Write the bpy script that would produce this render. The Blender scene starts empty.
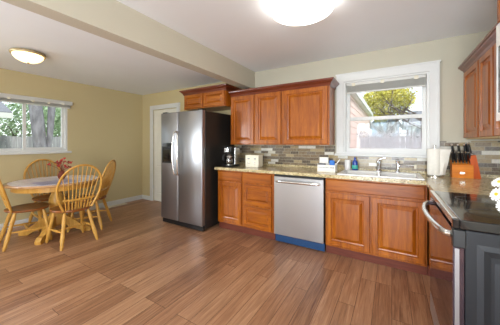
import bpy, bmesh, math, random
from mathutils import Vector, Matrix, noise
sc = bpy.context.scene
C = sc.collection
PI = math.pi

# ------------------------------------------------------------------ camera
cam_d = bpy.data.cameras.new('camera')
cam = bpy.data.objects.new('camera', cam_d)
C.objects.link(cam)
cam.location = (0, 0, 1.27)
cam.rotation_euler = (PI/2, 0, math.radians(31.0))
cam_d.sensor_width = 36
cam_d.lens = 236/500*36
cam_d.shift_y = -0.039
cam_d.clip_start = 0.02
cam_d.clip_end = 200
sc.camera = cam

# ------------------------------------------------------------------ world, sun, exposure
w = bpy.data.worlds.new('overcast_sky')
sc.world = w
w.use_nodes = True
nt = w.node_tree
nt.nodes.clear()
sky = nt.nodes.new('ShaderNodeTexSky')
sky.sky_type = 'NISHITA'
sky.sun_disc = False
sky.sun_elevation = math.radians(48)
sky.sun_rotation = math.radians(200)
sky.dust_density = 2.0
mixs = nt.nodes.new('ShaderNodeMix'); mixs.data_type = 'RGBA'
mul = nt.nodes.new('ShaderNodeMix'); mul.data_type = 'RGBA'; mul.blend_type = 'MULTIPLY'
mul.inputs[0].default_value = 1.0
mul.inputs[7].default_value = (0.25, 0.25, 0.25, 1)
nt.links.new(sky.outputs[0], mul.inputs[6])
mixs.inputs[0].default_value = 0.75
nt.links.new(mul.outputs[2], mixs.inputs[6])
mixs.inputs[7].default_value = (0.93, 0.97, 1.0, 1)
bg = nt.nodes.new('ShaderNodeBackground')
bg.inputs[1].default_value = 1.7
nt.links.new(mixs.outputs[2], bg.inputs[0])
wo = nt.nodes.new('ShaderNodeOutputWorld')
nt.links.new(bg.outputs[0], wo.inputs[0])

sun_d = bpy.data.lights.new('sun', 'SUN')
sun_d.energy = 2.6
sun_d.angle = math.radians(8)
sun_d.color = (1.0, 0.95, 0.87)
sun = bpy.data.objects.new('sun', sun_d); C.objects.link(sun)
sun.rotation_euler = (math.radians(38), 0, math.radians(70))

def area(name, loc, rot, sx, sy, power, col=(1, 1, 1)):
    d = bpy.data.lights.new(name, 'AREA'); d.shape = 'RECTANGLE'
    d.size = sx; d.size_y = sy; d.energy = power; d.color = col
    o = bpy.data.objects.new(name, d); C.objects.link(o)
    o.location = loc; o.rotation_euler = rot
    return o
# unseen fill lights added in openings behind the camera, tilted up at the ceiling
area('rear_fill_light', (-0.15, -2.8, 1.15), (PI/2+0.5, 0, 0), 2.0, 2.0, 190, (0.84, 0.92, 1.0))
area('left_fill_light', (-5.3, -1.65, 1.5), (0, -PI/2-0.2, 0), 1.1, 1.4, 170, (0.84, 0.92, 1.0))

vs = sc.view_settings
vs.view_transform = 'Standard'
vs.look = 'None'
vs.exposure = 0.25
vs.gamma = 1.0
vs.use_curve_mapping = False

# ------------------------------------------------------------------ material helpers
def hexc(h):
    def f(c):
        c /= 255
        return c/12.92 if c <= 0.04045 else ((c+0.055)/1.055)**2.4
    return (f(int(h[0:2], 16)), f(int(h[2:4], 16)), f(int(h[4:6], 16)), 1)

class NT:
    def __init__(s, name):
        s.m = bpy.data.materials.new(name); s.m.use_nodes = True
        s.t = s.m.node_tree
        s.b = s.t.nodes['Principled BSDF']
    def n(s, typ, **kw):
        nd = s.t.nodes.new('ShaderNode'+typ)
        for k, v in kw.items(): setattr(nd, k, v)
        return nd
    def l(s, a, b): s.t.links.new(a, b)
    def coord(s, scale=(1, 1, 1), out='Object', rot=(0, 0, 0)):
        tc = s.n('TexCoord'); mp = s.n('Mapping')
        mp.inputs['Scale'].default_value = scale
        mp.inputs['Rotation'].default_value = rot
        s.l(tc.outputs[out], mp.inputs[0])
        return mp.outputs[0]
    def noise(s, vec, scale, detail=4, rough=0.55, dist=0.0):
        nd = s.n('TexNoise')
        nd.inputs['Scale'].default_value = scale
        nd.inputs['Detail'].default_value = detail
        nd.inputs['Roughness'].default_value = rough
        nd.inputs['Distortion'].default_value = dist
        s.l(vec, nd.inputs['Vector'])
        return nd.outputs[0]
    def ramp(s, fac, stops, interp='LINEAR'):
        r = s.n('ValToRGB'); cr = r.color_ramp; cr.interpolation = interp
        while len(cr.elements) < len(stops): cr.elements.new(0.5)
        for e, (p, c) in zip(cr.elements, stops):
            e.position = p; e.color = hexc(c) if isinstance(c, str) else c
        s.l(fac, r.inputs[0])
        return r.outputs[0]
    def mix(s, f, a, b, blend='MIX'):
        m = s.n('Mix', data_type='RGBA', blend_type=blend)
        for i, v in ((0, f), (6, a), (7, b)):
            if hasattr(v, 'links'): s.l(v, m.inputs[i])
            else: m.inputs[i].default_value = hexc(v) if isinstance(v, str) else v
        return m.outputs[2]
    def bump(s, h, strength=0.2, dist=0.01):
        b = s.n('Bump'); b.inputs['Strength'].default_value = strength; b.inputs['Distance'].default_value = dist
        s.l(h, b.inputs['Height']); s.l(b.outputs[0], s.b.inputs['Normal'])
    def set(s, col=None, rough=0.5, metal=0.0, spec=None, coat=0, emit=None, estr=0):
        if col is not None:
            if hasattr(col, 'links'): s.l(col, s.b.inputs['Base Color'])
            else: s.b.inputs['Base Color'].default_value = hexc(col)
        if hasattr(rough, 'links'): s.l(rough, s.b.inputs['Roughness'])
        else: s.b.inputs['Roughness'].default_value = rough
        s.b.inputs['Metallic'].default_value = metal
        if spec is not None: s.b.inputs['Specular IOR Level'].default_value = spec
        if coat: s.b.inputs['Coat Weight'].default_value = coat; s.b.inputs['Coat Roughness'].default_value = 0.15
        if emit: s.b.inputs['Emission Color'].default_value = hexc(emit); s.b.inputs['Emission Strength'].default_value = estr
        return s.m

def plain(name, col, rough=0.5, metal=0.0, var=0.06, scale=8, coat=0, bump=0.0):
    k = NT(name)
    n = k.noise(k.coord(), scale)
    c = hexc(col)
    a = tuple(max(0, x*(1-var)) for x in c[:3])+(1,); b = tuple(min(1, x*(1+var)) for x in c[:3])+(1,)
    col_ = k.ramp(n, [(0.3, a), (0.7, b)])
    if bump: k.bump(k.noise(k.coord(), scale*12), bump, 0.003)
    return k.set(col_, rough, metal, coat=coat)

def wood(name, dark, mid, light, axis='z', rough=0.38, s=1.0, coat=0.0):
    k = NT(name)
    sc_ = {'x': (1.2, 14, 14), 'y': (14, 1.2, 14), 'z': (14, 14, 1.2)}[axis]
    v = k.coord(tuple(q*s for q in sc_))
    n1 = k.noise(v, 1.5, 5, 0.6, 0.6)
    n2 = k.noise(k.coord(tuple(q*s*4 for q in sc_)), 2.0, 3, 0.6)
    big = k.noise(k.coord(), 2.2, 2)
    c = k.ramp(n1, [(0.25, dark), (0.5, mid), (0.78, light)])
    c = k.mix(0.22, c, k.ramp(n2, [(0.35, dark), (0.65, light)]))
    c = k.mix(0.15, c, k.ramp(big, [(0.3, dark), (0.7, light)]))
    k.bump(n2, 0.05, 0.002)
    return k.set(c, rough, coat=coat, spec=0.35)

M = {}
M['cab'] = wood('cherry_wood_upright', '5e2401', '9c4e08', 'c27416', 'z', 0.36, 1.0, 0.25)
M['cabh'] = wood('cherry_wood_level', '5e2401', '9c4e08', 'c27416', 'x', 0.36, 1.0, 0.25)
M['cabhy'] = wood('cherry_wood_level_side', '5e2401', '9c4e08', 'c27416', 'y', 0.36, 1.0, 0.25)
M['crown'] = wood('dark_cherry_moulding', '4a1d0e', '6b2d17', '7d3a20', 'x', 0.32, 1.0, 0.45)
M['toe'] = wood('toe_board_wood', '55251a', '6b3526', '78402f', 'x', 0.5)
M['inside'] = wood('pale_birch_underside', 'c4a878', 'd3b98a', 'dcc69a', 'y', 0.5)
M['oak'] = wood('honey_oak', 'b5802f', 'cf9a45', 'deb163', 'z', 0.35, 1.5)
M['oakseat'] = wood('brown_oak_seat', '7a4218', '8f5425', 'a36a34', 'x', 0.3, 1.3)
M['oaktop'] = wood('oak_table_top', 'a87a4c', 'b98c5e', 'c89d70', 'y', 0.22, 1.0, 0.4)
M['block'] = wood('orange_block_wood', 'cc6a10', 'e4821a', 'ee9630', 'x', 0.35, 2)
M['block2'] = wood('red_block_wood', 'b0440c', 'cc5510', 'd9681e', 'z', 0.35, 2)

def wallpaint(name, col):
    k = NT(name)
    n = k.noise(k.coord(), 90, 3)
    k.bump(n, 0.08, 0.002)
    c = hexc(col)
    c2 = tuple(x*0.97 for x in c[:3])+(1,)
    return k.set(k.ramp(k.noise(k.coord(), 1.3), [(0.3, c2), (0.7, c)]), 0.75)
M['wall_k'] = wallpaint('greige_wall_paint', 'bdb7a4')
M['wall_d'] = wallpaint('tan_wall_paint', 'c9b98e')
M['ceil'] = wallpaint('ceiling_paint', 'f1f4f8')
M['beam'] = wallpaint('beam_paint', 'c4bdab')
M['white'] = plain('white_trim_paint', 'd8d8d5', 0.4, var=0.02)
M['door'] = plain('white_door_paint', 'e4e0d2', 0.45, var=0.02)

def floor_mat():
    k = NT('plank_floor')
    tc = k.n('TexCoord'); sp = k.n('SeparateXYZ'); cb = k.n('CombineXYZ')
    k.l(tc.outputs['Object'], sp.inputs[0])
    k.l(sp.outputs[1], cb.inputs[0]); k.l(sp.outputs[0], cb.inputs[1])
    br = k.n('TexBrick')
    br.offset = 0.37; br.offset_frequency = 3
    br.inputs['Color1'].default_value = (0, 0, 0, 1); br.inputs['Color2'].default_value = (1, 1, 1, 1)
    br.inputs['Mortar'].default_value = (0.5, 0.5, 0.5, 1)
    br.inputs['Scale'].default_value = 1.0
    br.inputs['Mortar Size'].default_value = 0.0015
    br.inputs['Mortar Smooth'].default_value = 0.2
    br.inputs['Brick Width'].default_value = 1.22
    br.inputs['Row Height'].default_value = 0.124
    k.l(cb.outputs[0], br.inputs['Vector'])
    # grain: shift per plank
    vm = k.n('VectorMath', operation='MULTIPLY_ADD')
    k.l(br.outputs['Color'], vm.inputs[0]); vm.inputs[1].default_value = (9, 5, 3); k.l(cb.outputs[0], vm.inputs[2])
    mp = k.n('Mapping'); mp.inputs['Scale'].default_value = (1.3, 22, 1); k.l(vm.outputs[0], mp.inputs[0])
    g = k.noise(mp.outputs[0], 1.6, 7, 0.65, 0.8)
    mp2 = k.n('Mapping'); mp2.inputs['Scale'].default_value = (3, 90, 1); k.l(vm.outputs[0], mp2.inputs[0])
    g2 = k.noise(mp2.outputs[0], 1.5, 4, 0.6)
    base = k.ramp(br.outputs['Color'], [(0.0, '6a412b'), (0.3, '96684a'), (0.62, 'ac7d5c'), (1.0, 'c49874')])
    gr = k.ramp(g, [(0.3, '4e2f20'), (0.5, '9d7052'), (0.7, 'd0a580')])
    c = k.mix(0.5, base, gr)
    c = k.mix(0.22, c, k.ramp(g2, [(0.35, '583626'), (0.65, 'bd916c')]))
    c = k.mix(br.outputs['Fac'], c, '3a2218')
    rr = k.ramp(g, [(0.3, (0.36,)*3+(1,)), (0.7, (0.27,)*3+(1,))])
    k.bump(g2, 0.06, 0.002)
    return k.set(c, rr, spec=0.45)
M['floor'] = floor_mat()

def mosaic(name, axis):
    k = NT(name)
    tc = k.n('TexCoord'); sp = k.n('SeparateXYZ'); cb = k.n('CombineXYZ')
    k.l(tc.outputs['Object'], sp.inputs[0])
    k.l(sp.outputs[0 if axis == 'x' else 1], cb.inputs[0]); k.l(sp.outputs[2], cb.inputs[1])
    br = k.n('TexBrick'); br.offset = 0.41; br.offset_frequency = 2; br.squash = 1.6; br.squash_frequency = 3
    br.inputs['Color1'].default_value = (0, 0, 0, 1); br.inputs['Color2'].default_value = (1, 1, 1, 1)
    br.inputs['Mortar'].default_value = (0.5, 0.5, 0.5, 1)
    br.inputs['Scale'].default_value = 1.0
    br.inputs['Mortar Size'].default_value = 0.0022
    br.inputs['Brick Width'].default_value = 0.125
    br.inputs['Row Height'].default_value = 0.0425
    k.l(cb.outputs[0], br.inputs['Vector'])
    c = k.ramp(br.outputs['Color'], [(0, '3f3025'), (0.14, '7a6448'), (0.26, '9c855c'), (0.36, '4e3f34'), (0.48, 'a8946c'),
                                      (0.58, '6e6258'), (0.66, 'b39d6e'), (0.76, '5f4a36'), (0.85, 'e4e1d6'), (0.94, 'c9c3b2')], 'CONSTANT')
    n = k.noise(k.coord(), 60, 3)
    c = k.mix(0.25, c, k.ramp(n, [(0.3, '5c4c3a'), (0.7, 'c9bca2')]))
    c = k.mix(br.outputs['Fac'], c, 'a39a86')
    return k.set(c, 0.25)
M['tile_x'] = mosaic('mosaic_tile_sink_wall', 'x')
M['tile_y'] = mosaic('mosaic_tile_side_wall', 'y')

def granite():
    k = NT('speckled_granite')
    v = k.n('TexVoronoi'); v.inputs['Scale'].default_value = 95
    k.l(k.coord(), v.inputs['Vector'])
    sp = k.n('SeparateColor'); k.l(v.outputs['Color'], sp.inputs[0])
    c = k.ramp(sp.outputs[0], [(0.0, '5c4a33'), (0.12, 'b09a6c'), (0.35, 'd2c194'), (0.6, 'bfae80'), (0.82, 'e6dab4'), (0.95, '857353')], 'CONSTANT')
    n = k.noise(k.coord(), 14, 5)
    c = k.mix(0.5, c, k.ramp(n, [(0.3, 'a08d62'), (0.5, 'cdbd92'), (0.7, 'e2d6b0')]))
    n3 = k.noise(k.coord(), 60, 2)
    c = k.mix(k.ramp(n3, [(0.6, (0, 0, 0, 1)), (0.68, (0.8, 0.8, 0.8, 1))]), c, '5a4c3d')
    return k.set(c, 0.14)
M['granite'] = granite()

def steel(name, col, rough, axis_scale):
    k = NT(name)
    n = k.noise(k.coord(axis_scale), 3, 3)
    r = k.ramp(n, [(0.3, (rough*0.96,)*3+(1,)), (0.7, (rough*1.04,)*3+(1,))])
    c = hexc(col); c2 = tuple(x*0.975 for x in c[:3])+(1,)
    return k.set(k.ramp(n, [(0.3, c2), (0.7, c)]), r, 0.9)
M['steel'] = steel('brushed_stainless', 'bcbcbe', 0.34, (2, 2, 120))
M['steelv'] = steel('brushed_stainless_upright', 'a0a1a5', 0.3, (90, 90, 2))
M['chrome'] = plain('chrome', 'dcdde0', 0.1, 1.0, 0.02)
M['handle'] = plain('satin_steel_handle', 'dedcd8', 0.22, 1.0, 0.02)
M['charcoal'] = plain('charcoal_side_panel', '242220', 0.38, 0.0, 0.1, 30)
M['black'] = plain('black_plastic', '17181a', 0.35, 0, 0.1)
M['rangeside'] = plain('range_side_enamel', '12151b', 0.4, 0.2, 0.1)
M['blackgloss'] = plain('black_glass', '0e0f12', 0.06, 0, 0.05, coat=0.5)
M['ovenglass'] = plain('oven_door_glass', '5a505c', 0.04, 0.85, 0.05)
M['bluefilm'] = plain('blue_toe_film', '1c416b', 0.35, 0, 0.1)
M['ceramic'] = plain('white_ceramic', 'eceae6', 0.18, 0, 0.02)
M['plasticw'] = plain('ivory_plastic', 'e9e2cd', 0.35, 0, 0.03)
M['paper'] = plain('paper_white', 'f0ece2', 0.85, 0, 0.04, 30, bump=0.1)
M['grey'] = plain('grey_print', '8b8f98', 0.6)
M['blueprint'] = plain('blue_print', '1e6ec2', 0.5)
M['soap'] = plain('blue_soap', '173f9a', 0.15)
M['soaplabel'] = plain('teal_label', '3fb7a6', 0.4)
M['green'] = plain('green_stem', '4f7a2c', 0.55)
M['petal'] = plain('white_petal', 'f4f1ea', 0.55, 0, 0.03)
M['yellow'] = plain('yellow_flower_centre', 'e3b52c', 0.7)
M['redleaf'] = plain('red_petal', 'b8201c', 0.55, 0, 0.25, 40)
M['brownleaf'] = plain('brown_dried_leaf', '7a3320', 0.7, 0, 0.3, 40)
M['linen'] = None
k = NT('lilac_woven_mat')
ck = k.n('TexChecker'); ck.inputs['Scale'].default_value = 38
ck.inputs[1].default_value = hexc('e9e4ea'); ck.inputs[2].default_value = hexc('c9c2d0')
k.l(k.coord(), ck.inputs[0])
nn = k.noise(k.coord(), 7, 3)
M['linen'] = k.set(k.mix(k.ramp(nn, [(0.45, (0, 0, 0, 1)), (0.6, (0.7, 0.7, 0.7, 1))]), ck.outputs[0], 'f2eff0'), 0.8)
M['bronze'] = plain('brass_ring', 'b5a27c', 0.45, 0.3)
M['vent'] = plain('cream_register', 'd8d2be', 0.5)
k = NT('translucent_white_blind')
tl = k.n('BsdfTranslucent'); tl.inputs[0].default_value = hexc('f4f3ee'); mxb = k.n('MixShader'); mxb.inputs[0].default_value = 0.4
k.set('f4f4f0', 0.5)
k.l(k.b.outputs[0], mxb.inputs[1]); k.l(tl.outputs[0], mxb.inputs[2]); k.l(mxb.outputs[0], k.t.nodes['Material Output'].inputs[0])
M['blind'] = k.m
M['cord'] = plain('pale_cord', 'bfbab0', 0.6)

def glass_mat():
    k = NT('window_pane_glass')
    t = k.n('BsdfTransparent'); g = k.n('BsdfGlossy'); g.inputs['Roughness'].default_value = 0.02
    t.inputs[0].default_value = (0.95, 0.97, 0.97, 1)
    mx = k.n('MixShader'); mx.inputs[0].default_value = 0.015
    k.l(t.outputs[0], mx.inputs[1]); k.l(g.outputs[0], mx.inputs[2])
    k.l(mx.outputs[0], k.t.nodes['Material Output'].inputs[0])
    return k.m
M['glass'] = glass_mat()
def carafe_mat():
    k = NT('carafe_glass')
    t = k.n('BsdfTransparent'); g = k.n('BsdfGlossy'); g.inputs['Roughness'].default_value = 0.03
    t.inputs[0].default_value = (0.55, 0.55, 0.56, 1)
    mx = k.n('MixShader'); mx.inputs[0].default_value = 0.25
    k.l(t.outputs[0], mx.inputs[1]); k.l(g.outputs[0], mx.inputs[2])
    k.l(mx.outputs[0], k.t.nodes['Material Output'].inputs[0])
    return k.m
M['carafe'] = carafe_mat()
def lampglass(name, col, s):
    k = NT(name); return k.set('f4f0e4', 0.4, emit=col, estr=s)
M['lamp_k'] = lampglass('kitchen_lamp_glass', 'fffaf2', 6.0)
M['lamp_d'] = lampglass('dining_lamp_glass', 'ffd592', 2.6)

M['bark'] = None
k = NT('grey_bark')
v = k.n('TexVoronoi'); v.inputs['Scale'].default_value = 9; k.l(k.coord((1, 1, 0.35)), v.inputs['Vector'])
nn = k.noise(k.coord((1, 1, 0.3)), 8, 6)
cc = k.mix(0.5, k.ramp(v.outputs[0], [(0.1, '4d4a50'), (0.6, '8b8890')]), k.ramp(nn, [(0.3, '57545a'), (0.7, 'a19ea4')]))
k.bump(nn, 0.6, 0.05)
M['bark'] = k.set(cc, 0.9)
M['twig'] = plain('dark_bark', '5a4c46', 0.9, 0, 0.2)
def leafmat(name, a, b):
    k = NT(name)
    n = k.noise(k.coord(), 2.5, 3)
    c = k.ramp(n, [(0.3, a), (0.7, b)])
    k.b.inputs['Transmission Weight'].default_value = 0.0
    return k.set(c, 0.6)
M['leafy'] = leafmat('yellow_green_leaves', 'b2ad3c', 'ddd066')
M['leafg'] = leafmat('fresh_green_leaves', '6f8f62', 'bccfa8')
M['ivy'] = leafmat('dry_ivy_leaves', '75666c', 'a89aa0')
M['grass'] = leafmat('lawn_grass', '5c7038', '8b9a58')
def boards(name, axis, a, b, wdt=0.14):
    k = NT(name)
    n = k.noise(k.coord((8, 8, 0.8)), 2, 5)
    return k.set(k.ramp(n, [(0.3, a), (0.7, b)]), 0.85)
M['fence'] = boards('weathered_fence_wood', 'x', '6a5b60', '93858a')
M['fence2'] = boards('grey_fence_wood', 'y', '8d8b90', 'b9b7bb')
M['pink'] = plain('pink_siding', 'd9bdb6', 0.7, 0, 0.04)
M['bluehouse'] = plain('blue_grey_siding', '8ea3b8', 0.7, 0, 0.05)
M['greyhouse'] = plain('grey_siding', 'a8aeb6', 0.7, 0, 0.05)
M['shingle'] = plain('grey_shingles', '77797f', 0.9, 0, 0.2, 30)
M['darkpane'] = plain('dark_window_pane', '3c444e', 0.15)

# ------------------------------------------------------------------ mesh helpers
def wl(o):
    v = Vector((0, 0, 0))
    while o:
        v += o.location; o = o.parent
    return v

def obj(name, bm, mat, parent=None, smooth=False, recalc=True):
    if recalc: bmesh.ops.recalc_face_normals(bm, faces=bm.faces[:])
    if parent is not None:
        off = wl(parent)
        bmesh.ops.translate(bm, verts=bm.verts[:], vec=-off)
    me = bpy.data.meshes.new(name)
    bm.to_mesh(me); bm.free()
    o = bpy.data.objects.new(name, me); C.objects.link(o)
    mats = mat if isinstance(mat, (list, tuple)) else [mat]
    for m in mats: me.materials.append(m)
    if smooth:
        me.polygons.foreach_set('use_smooth', [True]*len(me.polygons))
        try: me.set_sharp_from_angle(angle=math.radians(38))
        except Exception: pass
    o.parent = parent
    return o

def thing(name, label, cat, loc=(0, 0, 0), group=None):
    o = bpy.data.objects.new(name, None); C.objects.link(o)
    o.location = loc; o.empty_display_size = 0.1
    o['label'] = label; o['category'] = cat
    if group: o['group'] = group
    return o

def tag(o, label, cat, group=None, kind=None):
    o['label'] = label; o['category'] = cat
    if group: o['group'] = group
    if kind: o['kind'] = kind
    return o

def struct(name, bm, mat, parent=None, label=None, cat=None):
    o = obj(name, bm, mat, parent)
    if parent is None:
        o['kind'] = 'structure'
        if label: o['label'] = label
        if cat: o['category'] = cat
    return o

def dup(root, loc, rotz, label, group=None):
    r = root.copy(); C.objects.link(r); r.location = loc; r.rotation_euler = (0, 0, rotz)
    r['label'] = label
    if group: r['group'] = group
    for ch in list(root.children):
        c = ch.copy(); C.objects.link(c); c.parent = r
        for g in list(ch.children):
            d = g.copy(); C.objects.link(d); d.parent = c
    return r

def box(bm, x0, x1, y0, y1, z0, z1, bev=0.0, seg=2, rot=None, piv=None):
    vs_ = [bm.verts.new(p) for p in ((x0, y0, z0), (x1, y0, z0), (x1, y1, z0), (x0, y1, z0), (x0, y0, z1), (x1, y0, z1), (x1, y1, z1), (x0, y1, z1))]
    fs = [bm.faces.new([vs_[i] for i in f]) for f in ((0, 3, 2, 1), (4, 5, 6, 7), (0, 1, 5, 4), (1, 2, 6, 5), (2, 3, 7, 6), (3, 0, 4, 7))]
    geo = vs_
    if bev > 0:
        ed = set()
        for f in fs: ed.update(f.edges)
        r = bmesh.ops.bevel(bm, geom=list(ed), offset=bev, segments=seg, profile=0.5, affect='EDGES')
        geo = list({v for f in r['faces'] for v in f.verts} | {v for v in vs_ if v.is_valid})
    if rot is not None:
        bmesh.ops.rotate(bm, verts=geo, cent=piv or Vector(((x0+x1)/2, (y0+y1)/2, (z0+z1)/2)), matrix=rot)
    return geo

def bx(*a, **k):
    bm = bmesh.new(); box(bm, *a, **k); return bm

def tube(bm, pts, radii, seg=10, flat=None):
    pts = [Vector(p) for p in pts]
    if not hasattr(radii, '__len__'): radii = [radii]*len(pts)
    rings = []
    up = None
    for i, p in enumerate(pts):
        if i == 0: t = pts[1]-pts[0]
        elif i == len(pts)-1: t = pts[-1]-pts[-2]
        else: t = (pts[i+1]-pts[i]).normalized()+(pts[i]-pts[i-1]).normalized()
        t.normalize()
        if up is None:
            up = Vector((0, 0, 1)) if abs(t.z) < 0.9 else Vector((1, 0, 0))
        a = t.cross(up)
        if a.length < 1e-4: a = t.cross(Vector((0, 1, 0)))
        a.normalize(); b = a.cross(t).normalized(); up = b
        ring = []
        for k_ in range(seg):
            an = 2*PI*k_/seg
            ring.append(bm.verts.new(p + a*math.cos(an)*radii[i] + b*math.sin(an)*radii[i]*(flat or 1)))
        rings.append(ring)
    for r0, r1 in zip(rings, rings[1:]):
        for k_ in range(seg):
            bm.faces.new((r0[k_], r0[(k_+1) % seg], r1[(k_+1) % seg], r1[k_]))
    bm.faces.new(rings[0][::-1]); bm.faces.new(rings[-1])

def lathe(bm, prof, cx, cy, seg=24, sx=1, sy=1):
    rings = []
    for r, z in prof:
        if r < 1e-5: rings.append([bm.verts.new((cx, cy, z))])
        else: rings.append([bm.verts.new((cx+sx*r*math.cos(2*PI*i/seg), cy+sy*r*math.sin(2*PI*i/seg), z)) for i in range(seg)])
    for a, b in zip(rings, rings[1:]):
        for i in range(seg):
            j = (i+1) % seg
            if len(a) == 1 and len(b) == 1: continue
            if len(a) == 1: bm.faces.new((a[0], b[j], b[i]))
            elif len(b) == 1: bm.faces.new((a[i], a[j], b[0]))
            else: bm.faces.new((a[i], a[j], b[j], b[i]))
    if len(rings[0]) > 1: bm.faces.new(rings[0][::-1])
    if len(rings[-1]) > 1: bm.faces.new(rings[-1])

def lathed(prof, cx, cy, seg=24, sx=1, sy=1):
    bm = bmesh.new(); lathe(bm, prof, cx, cy, seg, sx, sy); return bm

def tubed(pts, radii, seg=10, flat=None):
    bm = bmesh.new(); tube(bm, pts, radii, seg, flat); return bm

def slab(us, vs2, keep, w0, w1, axes='xyz', bm=None):
    """prism of grid cells; us, vs2 are the cell borders, keep(i, j) picks cells; axes names u, v, w"""
    bm = bm or bmesh.new()
    ix = {'x': 0, 'y': 1, 'z': 2}
    def P(u, v, w_):
        p = [0, 0, 0]; p[ix[axes[0]]] = u; p[ix[axes[1]]] = v; p[ix[axes[2]]] = w_
        return p
    cache = {}
    def V(i, j, k_):
        if (i, j, k_) not in cache: cache[(i, j, k_)] = bm.verts.new(P(us[i], vs2[j], (w0, w1)[k_]))
        return cache[(i, j, k_)]
    nu, nv = len(us)-1, len(vs2)-1
    kp = lambda i, j: 0 <= i < nu and 0 <= j < nv and keep(i, j)
    for i in range(nu):
        for j in range(nv):
            if not kp(i, j): continue
            for k_ in (0, 1): bm.faces.new((V(i, j, k_), V(i+1, j, k_), V(i+1, j+1, k_), V(i, j+1, k_)))
            if not kp(i-1, j): bm.faces.new((V(i, j, 0), V(i, j+1, 0), V(i, j+1, 1), V(i, j, 1)))
            if not kp(i+1, j): bm.faces.new((V(i+1, j, 0), V(i+1, j+1, 0), V(i+1, j+1, 1), V(i+1, j, 1)))
            if not kp(i, j-1): bm.faces.new((V(i, j, 0), V(i+1, j, 0), V(i+1, j, 1), V(i, j, 1)))
            if not kp(i, j+1): bm.faces.new((V(i, j+1, 0), V(i+1, j+1, 0), V(i+1, j+1, 1), V(i, j+1, 1)))
    return bm

RAISED = [(0.0, 0.0), (0.0, 0.016), (0.005, 0.02), (0.052, 0.02), (0.056, 0.006), (0.066, 0.003), (0.071, 0.003), (0.102, 0.019)]
FLATD = [(0.0, 0.0), (0.0, 0.013), (0.009, 0.02)]
SMALLR = [(0.0, 0.0), (0.0, 0.016), (0.005, 0.02), (0.042, 0.02), (0.045, 0.009), (0.051, 0.006), (0.055, 0.006), (0.078, 0.0185)]

def panel(o, ux, uz, n, wd, ht, prof, bm=None):
    bm = bm or bmesh.new()
    o, ux, uz, n = Vector(o), Vector(ux), Vector(uz), Vector(n)
    rings = []
    for ins, d in prof:
        rings.append([bm.verts.new(o+ux*a+uz*b+n*d) for a, b in ((ins, ins), (wd-ins, ins), (wd-ins, ht-ins), (ins, ht-ins))])
    for a, b in zip(rings, rings[1:]):
        for i in range(4):
            j = (i+1) % 4
            bm.faces.new((a[i], a[j], b[j], b[i]))
    bm.faces.new(rings[0][::-1]); bm.faces.new(rings[-1])
    return bm

def front_y(x0, x1, z0, z1, yf, prof):            # a door or drawer facing -Y, its back at yf
    return panel((x0, yf, z0), (1, 0, 0), (0, 0, 1), (0, -1, 0), x1-x0, z1-z0, prof)
def front_x(y0, y1, z0, z1, xf, prof):            # facing -X
    return panel((xf, y1, z0), (0, -1, 0), (0, 0, 1), (-1, 0, 0), y1-y0, z1-z0, prof)

def sweep(path, outs, prof, bm=None):
    """mitred moulding: path of plan points, prof of (out, z)"""
    bm = bm or bmesh.new()
    rings = []
    for (x, y), (ox, oy) in zip(path, outs):
        rings.append([bm.verts.new((x+ox*a, y+oy*a, z)) for a, z in prof])
    n = len(prof)
    for a, b in zip(rings, rings[1:]):
        for i in range(n):
            bm.faces.new((a[i], a[(i+1) % n], b[(i+1) % n], b[i]))
    bm.faces.new(rings[0]); bm.faces.new(rings[-1][::-1])
    return bm

def crown(z, h, out):
    return [(-0.012, z), (0.006, z), (0.010, z+0.15*h), (0.014, z+0.22*h), (0.35*out, z+0.42*h), (0.72*out, z+0.62*h), (0.80*out, z+0.74*h),
            (0.98*out, z+0.78*h), (out, z+0.86*h), (out, z+h), (-0.012, z+h)]

# ------------------------------------------------------------------ setting
XL, XR, YB, YN = -4.88, 0.965, 3.355, -2.6        # room: left, right, sink wall, wall behind the camera
ZC, ZD = 2.43, 2.36
WX0, WX1, WZ0, WZ1 = -0.55, 0.365, 1.13, 2.085     # kitchen window opening
DY0, DY1, DZ0, DZ1 = 0.80, 1.90, 1.13, 1.965        # dining window opening
BX0, BX1 = -2.07, -1.92                              # ceiling beam

struct('floor', bx(XL-0.15, XR+0.15, YN-0.15, YB+0.15, -0.1, 0), M['floor'])
struct('ceiling', bx(BX1, XR+0.15, YN-0.15, YB+0.15, ZC, ZC+0.1), M['ceil'])
struct('ceiling_dining', bx(XL-0.15, BX0, YN-0.15, YB+0.15, ZD, ZC+0.1), M['ceil'])
struct('beam', bx(BX0, BX1, YN-0.15, YB, 2.15, ZC+0.1), M['beam'])
struct('wall_back', slab([BX1, WX0, WX1, XR+0.15], [0, WZ0, WZ1, ZC], lambda i, j: not (i == 1 and j == 1), YB, YB+0.15, 'xzy'), M['wall_k'])
DOX0, DOX1 = -4.50, -3.74
struct('wall_dining_back', slab([XL-0.15, DOX0, DOX1, BX1], [0, 2.0, ZD], lambda i, j: not (i == 1 and j == 0), YB, YB+0.15, 'xzy'), M['wall_d'])
struct('wall_left', slab([YN-0.15, -2.4, -0.9, DY0, DY1, YB], [0, 0.9, DZ0, DZ1, ZD], lambda i, j: not (i == 1 and j in (1, 2)) and not (i == 3 and j == 2), XL-0.15, XL, 'yzx'), M['wall_d'])  # the rear one of the two openings is unseen, made up to admit fill light
struct('wall_right', bx(XR, XR+0.15, YN-0.15, YB, 0, ZC), M['wall_k'])
struct('wall_rear', slab([XL, -1.25, 0.85, XR], [0, 2.12, ZD], lambda i, j: not (i == 1 and j == 0), YN-0.15, YN, 'xzy'), M['wall_k'])  # unseen opening, made up to let the rear fill light in

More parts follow.
